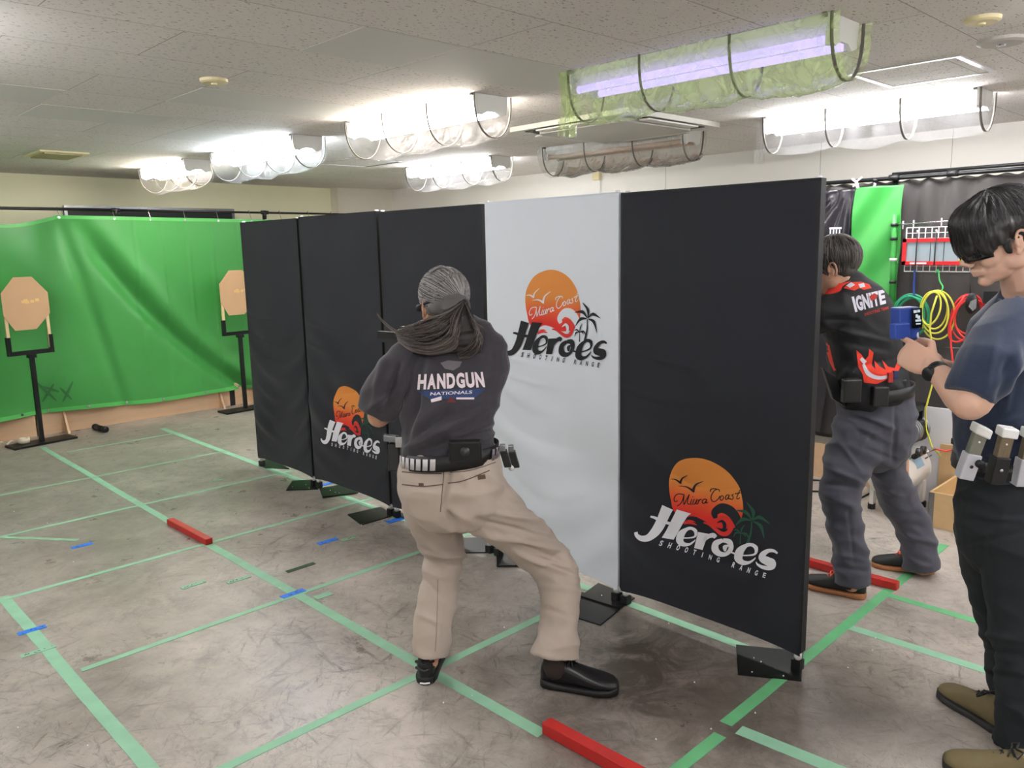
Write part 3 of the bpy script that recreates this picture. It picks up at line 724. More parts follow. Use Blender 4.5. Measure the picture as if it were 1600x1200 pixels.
LG['red'] = stroke([(478, 655), (530, 652), (588, 672)], [26, 24, 4])+stroke([(640, 652), (690, 668), (740, 708), (790, 742), (835, 738), (866, 690), (850, 640), (805, 610), (760, 622), (742, 645)], [8, 22, 28, 34, 38, 38, 36, 30, 22, 10])
LG['wave2'] = stroke([(752, 655), (790, 640), (812, 665), (810, 700), (785, 712)], [4, 22, 30, 28, 8])
her = stroke([(350, 528), (318, 600), (288, 670), (258, 725), (215, 765), (165, 768), (128, 745), (118, 718)], [96, 86, 80, 74, 56, 42, 30, 26], 5)
her += fan([(425, 545), (540, 578), (512, 600), (480, 650), (400, 790), (312, 770)])
her += stroke([(216, 600), (250, 612), (300, 640), (420, 672)], [14, 20, 24, 24])
def eletter(ox, oy, s):
    T = lambda l: [(ox+(x-500)*s, oy+(y-765)*s) for x, y in l]
    return stroke(T([(450, 775), (520, 776), (572, 764), (578, 722), (545, 698), (505, 706), (462, 745), (450, 795), (478, 826), (525, 828), (562, 806), (575, 790)]), [w_*s for w_ in (10, 10, 16, 30, 24, 28, 60, 62, 38, 20, 12, 4)], 5)
her += eletter(500, 765, 1.0)
her += fan([(598, 728), (682, 742), (634, 874), (566, 858)])+stroke([(640, 800), (680, 765), (722, 755), (742, 772)], [24, 34, 40, 30])
her += stroke([(800, 795), (745, 820), (738, 870), (775, 905), (830, 905), (866, 860), (852, 808), (800, 795)], [30, 52, 60, 44, 30, 40, 46, 30], 5)
her += stroke([(846, 835), (818, 852), (820, 885)], [10, 40, 14])
her += stroke([(866, 890), (900, 905)], [14, 14])
her += eletter(983, 905, 1.12)
her += stroke([(1246, 900), (1215, 880), (1170, 880), (1128, 908), (1122, 940), (1165, 962), (1202, 978), (1205, 1002), (1175, 1016), (1125, 1008), (1085, 988), (1070, 968)], [14, 24, 32, 48, 60, 66, 66, 56, 36, 26, 15, 4], 5)
LG['heroes'] = her
scr = []
for pts in ([(482, 424), (430, 420), (402, 450), (406, 482), (432, 474)], [(482, 424), (470, 470), (450, 502), (425, 518)], [(482, 424), (478, 470), (482, 508)], [(482, 508), (505, 460), (525, 423)], [(525, 423), (512, 470), (512, 500), (530, 502)],
            [(547, 460), (534, 498), (548, 504)], [(566, 460), (553, 498), (570, 500), (588, 462)], [(590, 460), (580, 498), (594, 500)], [(604, 464), (594, 500)], [(600, 482), (614, 464), (626, 468)],
            [(662, 464), (645, 462), (630, 482), (640, 498), (658, 482), (668, 462)], [(668, 462), (658, 492), (676, 488)], [(772, 402), (764, 382), (735, 388), (708, 424), (702, 460), (722, 482), (752, 468), (776, 436)], [(696, 402), (700, 382), (732, 376), (756, 384)],
            [(792, 432), (776, 448), (780, 470), (796, 466), (804, 446), (792, 432)], [(846, 426), (828, 430), (818, 452), (828, 466), (842, 448), (852, 426)], [(852, 426), (844, 458), (862, 456)], [(886, 422), (872, 430), (884, 448), (872, 464), (858, 460)], [(938, 386), (912, 446), (920, 460), (938, 448)], [(896, 418), (942, 410)]):
    scr += stroke(pts, [7.5]*len(pts), 4)
scr += stroke([(553, 440), (557, 444)], [8, 8])
LG['script'] = scr
LG['bird'] = stroke([(370, 298), (410, 302), (438, 318), (458, 334)], [2, 9, 15, 14])+stroke([(448, 334), (470, 292), (522, 264)], [20, 12, 2])+stroke([(438, 355), (500, 362), (540, 384), (565, 404)], [2, 9, 16, 18])+stroke([(553, 402), (578, 345), (646, 314)], [26, 15, 2])
pm = stroke([(1035, 640), (1028, 730), (1000, 822)], [9, 15, 26])
for a in ([(1042, 632), (1046, 560), (990, 482)], [(1036, 630), (985, 565), (898, 553)], [(1042, 632), (1100, 608), (1184, 662)], [(1045, 640), (1108, 680), (1136, 782)], [(1032, 635), (960, 625), (898, 678)]): pm += stroke(a, [6, 30, 2])
pm += stroke([(944, 738), (940, 825)], [6, 12])
for a in ([(945, 738), (955, 700), (978, 668)], [(942, 736), (915, 712), (882, 710)], [(942, 738), (905, 735), (886, 768)], [(948, 738), (975, 745), (985, 768)], [(948, 736), (990, 742), (1014, 792)]): pm += stroke(a, [5, 15, 2])
LG['palm'] = pm
# small caption set as text on the same slanting baseline
def text_tris(body, shear=.25, bold=.0, spacing=1.0):
    cu = bpy.data.curves.new('t', 'FONT'); cu.body = body; cu.shear = shear; cu.offset = bold; cu.space_character = spacing; cu.resolution_u = 3
    o = bpy.data.objects.new('t', cu); COL.objects.link(o)
    me = o.to_mesh(); vs = [v.co.copy() for v in me.vertices]; fs = [list(p.vertices) for p in me.polygons]
    o.to_mesh_clear(); bpy.data.objects.remove(o); bpy.data.curves.remove(cu)
    xs = [v.x for v in vs]; ys = [v.y for v in vs]; x0, x1, y0, y1 = min(xs), max(xs), min(ys), max(ys)
    return [[Vector(((vs[i].x-x0)/(x1-x0), (vs[i].y-y0)/(y1-y0))) for i in f] for f in fs]
cap = []
A0, A1, B0, B1 = Vector((276, 822)), Vector((1172, 1104)), Vector((288, 784)), Vector((1182, 1052))
_cap = 'SHOOTING RANGE'; _w = [.3 if c == 'I' else 1 for c in _cap]; _pos = [sum(_w[:i])+.5*_w[i]+i*.28 for i in range(14)]; _tot = _pos[-1]+.5
for _i, _c in enumerate(_cap):
    if _c == ' ': continue
    for f in text_tris(_c, .0, .03):
        g = []
        for p in f:
            u = (_i+.5)/14; hw_ = .0125 if _c != 'I' else .004
            x = u+(p.x-.5)*2*hw_; base = A0+(A1-A0)*x; g.append(base+Vector((12, -40))*p.y)
        cap.append(g)
LG['caption'] = cap
def gradient_mat():
    m = bpy.data.materials.new('sunset_print'); m.use_nodes = True; nt = m.node_tree; N = nt.nodes.new; b_ = nt.nodes['Principled BSDF']; b_.inputs['Roughness'].default_value = .7
    tc = N('ShaderNodeTexCoord'); sp = N('ShaderNodeSeparateXYZ'); nt.links.new(tc.outputs['Generated'], sp.inputs[0])
    cr = N('ShaderNodeValToRGB'); nt.links.new(sp.outputs['Z'], cr.inputs[0])
    e = cr.color_ramp.elements; e[0].position = .12; e[0].color = srgb(222, 42, 34); e[1].position = .56; e[1].color = srgb(222, 140, 62)
    x = cr.color_ramp.elements.new(.34); x.color = srgb(226, 92, 44)
    nt.links.new(cr.outputs[0], b_.inputs['Base Color']); return m
SUN = gradient_mat()
LRED = mat('print_red', srgb(214, 48, 42), .7); LWHT = mat('print_white', srgb(232, 232, 238), .7); LBLK = mat('print_black', srgb(20, 21, 25), .7); LGRN = mat('print_green', srgb(30, 84, 62), .7)
def logo(k, dy, dz, dark):
    y1, y0 = posts[k]; r = PR[k]
    fg = LWHT if dark else LBLK; neg = BFAB if dark else WFAB
    lay = [('egg', SUN, 1, 'logo_sun'), ('wave', neg, 2, 'logo_wave'), ('red', LRED, 3, 'logo_red_wave'), ('wave2', neg, 4, 'logo_wave'), ('bird', neg if dark else LWHT, 3, 'logo_bird'), ('script', LBLK if dark else LWHT, 3, 'logo_script'),
           ('palm', LGRN if dark else LBLK, 4, 'logo_palm'), ('heroes', fg, 5, 'logo_lettering'), ('caption', fg, 5, 'logo_caption')]
    for key, m, lv, nm in lay:
        bm = bmesh.new()
        for f in LG[key]:
            vv = []
            for p_ in f:
                w3 = onx(980+p_[0]/5.219, 690+p_[1]/5.219, PX); vv.append(bm.verts.new((0, w3.y+dy, w3.z+dz)))
            try: bm.faces.new(vv)
            except ValueError: pass
        bmesh.ops.remove_doubles(bm, verts=bm.verts, dist=.00005)
        for _ in range(5):
            ed = [e for e in bm.edges if e.calc_length() > .025]
            if not ed: break
            bmesh.ops.subdivide_edges(bm, edges=ed, cuts=1); bmesh.ops.triangulate(bm, faces=[f for f in bm.faces if len(f.verts) > 3])
        # nearer to the cloth face (x decreases towards the viewer's side)
        vs = [Vector((PX-.018+pdisp(v.co.y, v.co.z, k, y1, y0)-.0009*lv, v.co.y, v.co.z)) for v in bm.verts]
        bm.verts.index_update(); fs = [[v.index for v in f.verts] for f in bm.faces]; bm.free()
        add_mesh(nm, vs, fs, m, r)
logo(4, 0, 0, True); logo(3, .831, .746, False); logo(1, 2.617, .003, True)
# ================================================================== right side of the room
XR = 3.6
def RP(x, y, off=0.0): return onx(x, y, XR-off)
p0 = RP(1297, 284); 
root = empty('curtain_rail', (XR, -4.8, 0), 'black pipe rail carrying the curtains along the right side', 'curtain rail')
MB().tube([(XR, -3.2, 2.0), (XR, -6.8, 2.005)], .013, 10).build('pipe', BLKM, root, True)
MB().tube([(XR+.05, -4.25, 2.03), (XR+.05, -6.8, 2.04)], .011, 10).build('pipe', BLKM, root, True)
for yy in (-4.28, -6.2): MB().tube([(XR+.03, yy, 0), (XR+.03, yy, 2.03)], .017, 10).build('post', BLKM, root, True)
for yy in (-4.28, -4.62): MB().tube([(XR, yy-.03, 2.005), (XR, yy+.03, 2.005)], .02, 10).build('coupling', BLK, root, True)
BCUR = mat('charcoal_curtain_cloth', srgb(62, 58, 56), .6, var=.1, scale=6, bump=.1, bscale=60, sheen=.2)
BSHT = mat('black_vinyl_sheet', srgb(44, 42, 48), .28, var=.1, spec=.6)
def pleat(u, v):
    y = -3.0-3.9*u; z = 1.985-1.72*v
    a = .018*math.sin(y*34+1.3*math.sin(y*7))*(.35+.65*(1-v)**2)+.022*noise.noise(Vector((y*5, z*.7, 2)))
    return Vector((XR+.035+a, y, z+.006*math.sin(y*60)*(1 if v < .02 else 0)))
r = empty('black_curtain', (XR, -5, .26), 'dark pleated curtain behind the hanging grid and hoses', 'curtain')
vs, fs = grid_mesh(pleat, 420, 50, (.003, 0, 0)); add_mesh('cloth', vs, fs, BCUR, r, True)
# vinyl sheet pulled up to a clip
cl = RP(1337, 288)
def vin(u, v):
    yR = -4.05+.16*v*(1 if v < 1 else 1); y = -2.6+(yR+2.6)*u; z = 1.95-1.65*v
    dy = y-(cl.y+.02); dz = z-cl.z; rad = math.hypot(dy, dz); an = math.atan2(dz, dy)
    a = .020*math.sin(an*26+1.5*math.sin(an*9))*min(1, rad*3)*math.exp(-rad*1.1)
    g = .012*math.sin(y*70)*math.exp(-((z-1.9)/.06)**2)
    return Vector((XR-.03+a+g, y, z+(.03*math.sin(u*math.pi*6) if v == 0 else 0)*0))
r = empty('vinyl_sheet', (XR, -3.4, .3), 'glossy black vinyl sheet pulled to a white clip left of the green strip', 'sheet')
vs, fs = grid_mesh(vin, 200, 120, (.003, 0, 0)); add_mesh('sheet', vs, fs, BSHT, r, True)
b = MB(); w0 = RP(1296, 357, .07); w1 = RP(1315, 356, .07)
b.box((w0.x-.002, w1.y, w0.z-.006), (w0.x, w0.y, w0.z+.006))
for k in range(4): yy = w0.y+(w1.y-w0.y)*(.1+.25*k); b.box((w0.x-.002, yy-.004, w0.z-.035), (w0.x, yy+.004, w0.z-.008))
b.build('white_print', LWHT, r)
c0 = RP(1338, 284, .04)
b = MB(); b.tube([c0+Vector((0, .03, .02)), c0+Vector((0, 0, -.0)), c0+Vector((0, -.012, -.045))], [.006, .01, .012], 8); b.tube([c0+Vector((0, -.035, .025)), c0], .006, 8); b.tube([c0+Vector((0, 0, -.02)), c0+Vector((0, .02, -.03))], .006, 8)
tag(b.build('spring_clip', WHT, smooth=True), 'white spring clip holding the black vinyl sheet on the rail', 'clip')
c0 = RP(1367, 290, .045)
r = empty('spring_clip', c0, 'silver and black spring clip at the top of the green strip', 'clip')
MB().tube([c0+UP*.03, c0, c0-UP*.04], [.008, .013, .01], 8).build('jaw', CHR, r, True); MB().tube([c0-UP*.035, c0-UP*.075], [.018, .012], 8).build('grip', GRYM, r, True); MB().tube([c0+UP*.02, c0+UP*.045], .016, 8).build('sleeve', BLK, r, True)
# green strip
GL = mat('bright_green_vinyl', srgb(62, 156, 70), .4, var=.08, scale=2, bump=.1, bscale=5)
def gs(u, v):
    y = -4.06-.30*u+.03*v*(1-u); z = 1.955-1.5*v
    d = .018*math.sin((y*22+z*14))*math.exp(-v*2)+.012*noise.noise(Vector((y*6, z*2, 1)))
    return Vector((XR-.06+d, y, z))
r = empty('green_strip', (XR-.06, -4.2, .45), 'bright green vinyl strip hanging by the right-hand grid', 'sheet')
vs, fs = grid_mesh(gs, 60, 130, (.004, 0, 0)); add_mesh('sheet', vs, fs, GL, r, True)
g0 = RP(1398, 335, .09); g1 = RP(1394, 470, .09)
MB().tube([g0, g0.lerp(g1, .3), g0.lerp(g1, .6), g1], [.014, .016, .018, .02], 10).build('rolled_edge', GL, r, True)
for t, m_ in ((.12, BLK), (.28, BLK), (.52, WHT), (.78, BLK)):
    q_ = g0.lerp(g1, t); MB().tube([q_+UP*.009, q_-UP*.009], .022, 12).build('band', m_, r, True)
# kick boards right
for a, c, t in ((-2.4, -4.12, 'at the foot of the black vinyl sheet'), (-4.16, -4.62, 'beside the air compressor')):
    rr = empty('plywood_kick_board', (XR, (a+c)/2, 0), 'low plywood kick board on the right side, %s' % t, 'board', 'plywood kick boards')
    MB().box((XR-.09, c, 0), (XR-.075, a, .24)).build('board', PLY, rr)
# hanging rod, wire grid
r = empty('hanging_rod', (XR-.1, -4.6, 1.72), 'thin steel rod tied horizontally above the white wire grid', 'rod')
q0 = RP(1401, 351, .1); q1 = RP(1600, 337, .1)
MB().tube([q0, q1], .005, 8).build('rod', CHR, r, True)
for x_ in (1412, 1430, 1476):
    q_ = q0.lerp(q1, (x_-1401)/199); MB().tube([q_+UP*.02, q_-UP*.03], .004, 6).build('cable_tie', WHT, r, True)
root = empty('wire_grid', (XR-.1, -4.6, 1.33), 'white wire grid panel hanging on the dark curtain', 'wire grid')
gx = XR-.1; gy0 = RP(1417, 356, .1).y; gz1 = RP(1417, 356, .1).z; gz0 = RP(1417, 424, .1).z; step = .0475*((gz1-gz0)/.3)
ny = 12; gy1 = gy0-.037*ny
b = MB()
fr_ = [(gx, gy0, gz0), (gx, gy0, gz1), (gx, gy1, gz1), (gx, gy1, gz0), (gx, gy0, gz0)]
for a, c in zip(fr_, fr_[1:]): b.tube([a, c], .0032, 6)
b.build('border_wire', WHT, root, True)
for k in range(1, ny): MB().tube([(gx-.003, gy0-.037*k, gz0), (gx-.003, gy0-.037*k, gz1)], .0028, 6).build('wire', WHT, root, True)
for k in range(1, 8): zz = gz1-(gz1-gz0)*k/8; MB().tube([(gx, gy0, zz), (gx, gy1, zz)], .002, 6).build('wire', WHT, root, True)
# red framed plate rack
REDP = mat('red_plastic_frame', srgb(205, 22, 30), .35)
f0 = RP(1413, 373, .13); f1 = RP(1413, 414, .13); yl = f0.y+.004; yr = yl-.38; zt_ = f0.z; zb_ = f1.z; fx = XR-.13
r = empty('display_board', (fx, (yl+yr)/2, zb_), 'red framed grey panel strapped to the white wire grid', 'frame')
b = MB(); tt = .022
b.box((fx-.012, yr, zt_-tt), (fx+.012, yl, zt_)); b.box((fx-.012, yr, zb_), (fx+.012, yl, zb_+tt)); b.box((fx-.012, yl-tt, zb_), (fx+.012, yl, zt_)); b.box((fx-.012, yr, zb_), (fx+.012, yr+tt, zt_)); b.build('frame', REDP, r)
MB().box((fx-.004, yr+tt, zb_+tt), (fx+.004, yl-tt, zt_-tt)).build('panel', mat('grey_screen', srgb(150, 166, 172), .25, spec=.6), r)
for t in (.42, .62):
    yy = yl-.38*t; MB().box((fx-.006, yy-.0012, zb_+tt), (fx-.004, yy+.0012, zt_-tt)).build('divider', BLK, r)
for t in (.22, .50):
    yy = yl-.38*t; MB().tube([(fx-.014, yy, zt_+.03), (fx-.015, yy, zb_-.005)], .0035, 6).build('strap', BLK, r, True)
    MB().tube([(fx-.014, yy+.002, zt_+.05), (fx-.014, yy-.004, zt_+.03)], .005, 6).build('toggle', WHT, r, True)
MB().box((fx-.014, yl-.145, zb_+.006), (fx-.012, yl-.05, zb_+.016)).build('white_mark', LWHT, r)
q_ = RP(1500, 407, .145); MB().tube([(fx-.015, q_.y, q_.z), (fx-.011, q_.y, q_.z)], .009, 12).build('yellow_dot', mat('yellow_sticker', srgb(250, 190, 30), .5), r, True)
# ties and hoses
def cord(name, pts, rad, m, label, cat, group=None, off=.12):
    P_ = [RP(x, y, off) if len(p_) == 2 else RP(x, y, p_[2]) for p_ in pts for x, y in [p_[:2]]]
    Q = []
    for i in range(len(P_)-1):
        a, b_, c_, d_ = P_[max(0, i-1)], P_[i], P_[i+1], P_[min(len(P_)-1, i+2)]
        for j in range(6):
            t = j/6; Q.append(.5*((2*b_)+(c_-a)*t+(2*a-5*b_+4*c_-d_)*t*t+(3*b_-a-3*c_+d_)*t**3))
    Q.append(P_[-1])
    o = MB().tube(Q, rad, 8).build(name, m, smooth=True); tag(o, label, cat, group); return o
cord('cable_tie', [(1429, 421), (1429, 432), (1428, 448), (1428, 462)], .006, mat('blue_cord', srgb(38, 62, 150), .5), 'blue cord tying the green hose to the wire grid', 'cord')
cord('cable_tie', [(1462, 426), (1466, 422), (1468, 438), (1473, 448), (1470, 456), (1465, 461)], .004, mat('light_green_cord', srgb(90, 220, 120), .5), 'light green cord tying the yellow hose to the wire grid', 'cord')
def coil(name, loops, rad, m, label, tail=None, off=.11):
    root = empty(name, RP(loops[0][0], loops[0][1]+loops[0][3], off), label, 'hose')
    for i, (cx_, cy_, rx, ry, rot) in enumerate(loops):
        pts = []
        for k in range(41):
            a = 2*math.pi*k/40; x = rx*math.sin(a); y = -ry*math.cos(a); cr, sr = math.cos(rot), math.sin(rot)
            pts.append(RP(cx_+x*cr-y*sr, cy_+x*sr+y*cr, off+.012*i+.006*math.sin(a*2+i)))
        MB().tube(pts, rad, 8, False).build('coil_loop', m, root, True)
    if tail: 
        MB().tube([RP(x, y, off+.085) for i, (x, y) in enumerate(tail)], rad, 8).build('hose_tail', m, root, True)
YH = mat('yellow_hose_plastic', srgb(214, 212, 78), .35); RH = mat('red_hose_plastic', srgb(232, 56, 56), .35); GH = mat('green_hose_plastic', srgb(38, 150, 110), .35)
coil('coiled_hose', [(1465, 492, 27, 38, 0), (1461, 484, 19, 30, .1), (1460, 488, 22, 33, -.05), (1455, 482, 14, 26, .25)], .0055, YH, 'coiled yellow hose hanging on the light green cord', [(1464, 462), (1455, 490), (1453, 515), (1457, 545), (1457, 600), (1446, 640), (1447, 670), (1456, 698), (1470, 712)])
coil('coiled_hose', [(1510, 496, 24, 36, .15), (1514, 492, 26, 30, .0), (1508, 498, 20, 40, .5), (1520, 500, 28, 32, -.1)], .0055, RH, 'coiled red hose hanging behind the young man', [(1508, 462), (1494, 480), (1485, 505), (1486, 540), (1489, 568), (1495, 610)], .09)
coil('coiled_hose', [(1424, 492, 28, 32, 0), (1426, 495, 24, 30, .1), (1422, 490, 22, 27, -.1)], .007, GH, 'coiled green hose hanging behind the blue handheld timer', None)
c0 = RP(1517, 440, .12)
r = empty('hanging_pouch', RP(1518, 490, .13), 'black item with silver window hanging on a black cord between hoses', 'pouch')
MB().tube([RP(1515, 428, .12), RP(1516, 458, .13)], .003, 6).build('cord', BLK, r, True)
b = MB(); q_ = RP(1518, 474, .14); b.ell(q_, (.02, .036, .062)); b.build('body', BLK, r, True)
b = MB(); q_ = RP(1520, 476, .16); b.prism([q_+Vector((0, a, c)) for a, c in ((-.018, .036), (.012, .02), (.02, -.012), (-.004, -.036), (-.02, -.02))], Vector((-.006, 0, 0))); b.build('window', mat('silver_foil', srgb(190, 190, 192), .25, .8), r)
r = empty('small_black_box', RP(1556, 472, .12), 'small black box with a bright clip on the dark curtain beside the red hose', 'box')
q_ = RP(1553, 465, .12); MB().box((q_.x-.02, q_.y-.06, q_.z-.035), (q_.x+.02, q_.y+.05, q_.z+.035)).build('body', BLK, r); MB().box((q_.x-.024, q_.y-.055, q_.z+.005), (q_.x-.02, q_.y-.03, q_.z+.045)).build('clip', WHT, r)
r = tag(MB().tube([RP(1466, 543, .06), RP(1600, 546, .06)], .004, 8).build('metal_rod', CHR, smooth=True), 'thin metal rod crossing the dark curtain below the hoses', 'rod')
# white low panel
WPAN = mat('white_board', srgb(222, 222, 226), .5, var=.03, scale=3)
q_ = RP(1428, 622, .14)
tag(MB().box((XR-.15, -5.9, 0), (XR-.13, q_.y, .60)).build('white_board', WPAN), 'white low board standing behind the air compressor', 'board')
# plywood box
by = -4.81; bx = 2.99; bh = onx(1453, 768, bx).z
r = empty('plywood_box', (bx+.25, by-.4, 0), 'open plywood box with metal corner strip beside the young man', 'box')
t_ = .012; bx1 = bx+.42; by1 = by-.85
MB().box((bx, by1, 0), (bx+t_, by, bh)).build('front_wall', PLYX, r)
MB().box((bx+t_, by-t_, 0), (bx1, by, bh)).build('side_wall', PLYX, r)
MB().box((bx+t_, by1, 0), (bx1, by1+t_, bh)).build('side_wall', PLYX, r)
MB().box((bx1, by1, 0), (bx1+t_, by, bh)).build('back_wall', PLYX, r)
MB().box((bx+t_, by1+t_, 0), (bx1, by-t_, .012)).build('bottom', PLYX, r)
b = MB(); b.box((bx-.002, by-.028, .002), (bx, by+.002, bh-.004)); b.box((bx-.002, by, .002), (bx+.028, by+.002, bh-.004)); b.build('corner_strip', GRYM, r)
for zz in (.03, bh*.5, bh-.04): MB().tube([(bx-.004, by-.014, zz), (bx-.002, by-.014, zz)], .003, 8).build('screw', CHR, r)
tag(MB().box((XR-.165, by1, .0), (XR-.153, onx(1470, 693, XR-.16).y, onx(1470, 693, XR-.16).z)).build('plywood_board', PLYX), 'plain plywood panel standing upright behind the open plywood box', 'board')
# ---- air compressor
TANK = mat('white_tank_paint', srgb(228, 224, 218), .35, var=.04)
cx0, cx1, cy, cz, cr = 3.04, 3.38, -4.56, .235, .125
r = empty('air_compressor', ((cx0+cx1)/2, cy, 0), 'white tank air compressor with black pump behind the man\'s legs', 'air compressor')
b = MB(); b.tube([(cx0-.055, cy, cz), (cx0-.045, cy, cz), (cx0-.02, cy, cz), (cx0+.01, cy, cz), (cx1-.01, cy, cz), (cx1+.02, cy, cz), (cx1+.045, cy, cz), (cx1+.055, cy, cz)], [.02, .07, .11, cr, cr, .11, .07, .02], 28); b.build('tank', TANK, r, True)
for t in (cx0+.0, cx1-.0): MB().tube([(t-.004, cy, cz), (t+.004, cy, cz)], cr+.002, 28).build('weld_ring', TANK, r, True)
for xx in (cx0+.05, cx1-.05):
    for s in (-1, 1):
        b = MB(); b.box((xx-.025, cy+s*.10-.012, .035), (xx+.025, cy+s*.10+.012, .17)); b.build('foot_bracket', TANK, r)
        MB().tube([(xx, cy+s*.105, 0), (xx, cy+s*.105, .036)], .022, 12).build('rubber_foot', BLK, r)
MB().box((cx0+.03, cy-.075, cz+cr-.01), (cx1-.03, cy+.075, cz+cr+.01)).build('motor_plate', TANK, r)
b = MB(); b.tube([(cx0+.12, cy, cz+.225), (cx0+.40, cy, cz+.225)], .075, 20); b.build('motor', BLKM, r, True)
b = MB(); b.tube([(cx0+.40, cy, cz+.225), (cx0+.43, cy, cz+.225)], .085, 20); b.build('motor_cap', GRYM, r, True)
for k in range(6): MB().tube([(cx0+.15+.03*k, cy, cz+.225), (cx0+.156+.03*k, cy, cz+.225)], .081, 20).build('cooling_fin', GRYM, r, True)
for xx in (cx0+.10, cx0+.42):
    MB().box((xx-.035, cy-.04, cz+.27), (xx+.035, cy+.04, cz+.345)).build('cylinder_head', BLKM, r)
    MB().tube([(xx, cy-.04, cz+.36), (xx, cy+.04, cz+.36)], .022, 10).build('air_filter', BLK, r, True)
MB().box((cx0+.05, cy-.04, cz+.345), (cx0+.42, cy+.05, cz+.385)).build('shroud', BLK, r)
b = MB(); b.tube([(cx0+.05, cy-.12, cz+.13), (cx0+.22, cy-.12, cz+.13)], .016, 10); b.build('manifold', BLKM, r, True)
for k, xx in enumerate((cx0+.06, cx0+.13)): MB().tube([(xx, cy-.13, cz+.16), (xx, cy-.155, cz+.16)], .024, 14).build('gauge', mat('gauge_face', srgb(40, 42, 44), .2) if k == 0 else BLK, r, True)
MB().tube([(cx0+.2, cy-.13, cz+.13), (cx0+.3, cy-.15, cz+.135)], .009, 10).build('coupler', CHR, r, True)
MB().tube([(cx0+.3, cy-.15, cz+.135), (cx0+.35, cy-.2, cz+.12), (cx0+.37, cy-.27, cz+.15), (cx0+.38, cy-.33, cz+.17)], .005, 6).build('red_air_line', RH, r, True)
# printed label on the tank
def tanklab(a0, a1, x0, x1, m, nm):
    vs, fs = grid_mesh(lambda u, v: Vector((x0+(x1-x0)*u, cy-(cr+.0015)*math.sin(a0+(a1-a0)*v), cz+(cr+.0015)*math.cos(a0+(a1-a0)*v))), 6, 8); add_mesh(nm, vs, fs, m, r, True)
tanklab(.75, 1.25, cx0+.12, cx0+.24, mat('label_blue', srgb(150, 180, 200), .5), 'label')
tanklab(.35, .7, cx0+.02, cx0+.14, mat('label_green', srgb(110, 150, 120), .5), 'label')
tanklab(.95, 1.02, cx0+.28, cx0+.40, mat('label_ink', srgb(90, 90, 95), .5), 'label'); tanklab(.6, .8, cx0+.30, cx0+.35, bpy.data.materials['label_ink'], 'label')
# power cable on the floor
P_ = [fl(x, y, .006) for x, y in ((1240, 748), (1300, 752), (1330, 756), (1362, 756), (1375, 760))]
tag(MB().tube(P_, .006, 8).build('power_cable', BLK, smooth=True), 'black cable on the floor passing behind the grey trousers', 'cable', 'black floor cables')
P_ = [fl(x, y, .006) for x, y in ((1240, 766), (1300, 769), (1345, 778), (1360, 770), (1372, 757))]
tag(MB().tube(P_, .006, 8).build('power_cable', BLK, smooth=True), 'black cable on the floor with a plug, nearer than the other one', 'cable', 'black floor cables')

# ================================================================== people
def remeshed(mb, voxel, it=4, fac=.5):
    me = bpy.data.meshes.new('t'); me.from_pydata([tuple(v) for v in mb.v], [], mb.f); me.update()
    bm = bmesh.new(); bm.from_mesh(me); bmesh.ops.recalc_face_normals(bm, faces=bm.faces); bm.to_mesh(me); bm.free()
    o = bpy.data.objects.new('t', me); COL.objects.link(o)
    m = o.modifiers.new('r', 'REMESH'); m.mode = 'VOXEL'; m.voxel_size = voxel; m.adaptivity = 0
    s = o.modifiers.new('s', 'SMOOTH'); s.factor = fac; s.iterations = it
    dg = bpy.context.evaluated_depsgraph_get(); ev = o.evaluated_get(dg); m2 = ev.to_mesh()
    vs = [v.co.copy() for v in m2.vertices]; ns = [v.normal.copy() for v in m2.vertices]; fs = [tuple(p.vertices) for p in m2.polygons]
    ev.to_mesh_clear(); bpy.data.objects.remove(o); bpy.data.meshes.remove(me)
    return vs, ns, fs
def cloth(name, mb, voxel, m, parent, folds=None, creases=(), it=5, amp=.006, fs_=(5, 5, 9), seed=0):
    vs, ns, fs = remeshed(mb, voxel, it)
    out = []
    for v, n in zip(vs, ns):
        d = 0
        if amp:
            a, b_, c_ = v.dot(RT), v.dot(FW), v.z
            if folds: a, c_ = a*math.cos(folds)-c_*math.sin(folds), a*math.sin(folds)+c_*math.cos(folds)
            x = noise.noise(Vector((a*fs_[0], b_*fs_[1], c_*fs_[2]))+Vector((seed, 0, 0)))
            y = noise.noise(Vector((a*fs_[0]*2.1, b_*fs_[1]*2, c_*fs_[2]*2.3))+Vector((0, seed, 0)))
            d += amp*(1.3*(1-2*abs(x)*1.6)*.6+y*.55)
        if creases:
            px, py = pix(v)
            for (x0, y0, x1, y1, wd, am) in creases:
                ux, uy = x1-x0, y1-y0; L2 = ux*ux+uy*uy; t = max(0, min(1, ((px-x0)*ux+(py-y0)*uy)/L2))
                dd = (px-x0-ux*t)**2+(py-y0-uy*t)**2
                if dd < wd*wd*9: d += am*math.exp(-dd/(wd*wd))*(1-.6*abs(2*t-1)**3)
        out.append(v+n*d)
    return add_mesh(name, out, fs, m, parent, True)
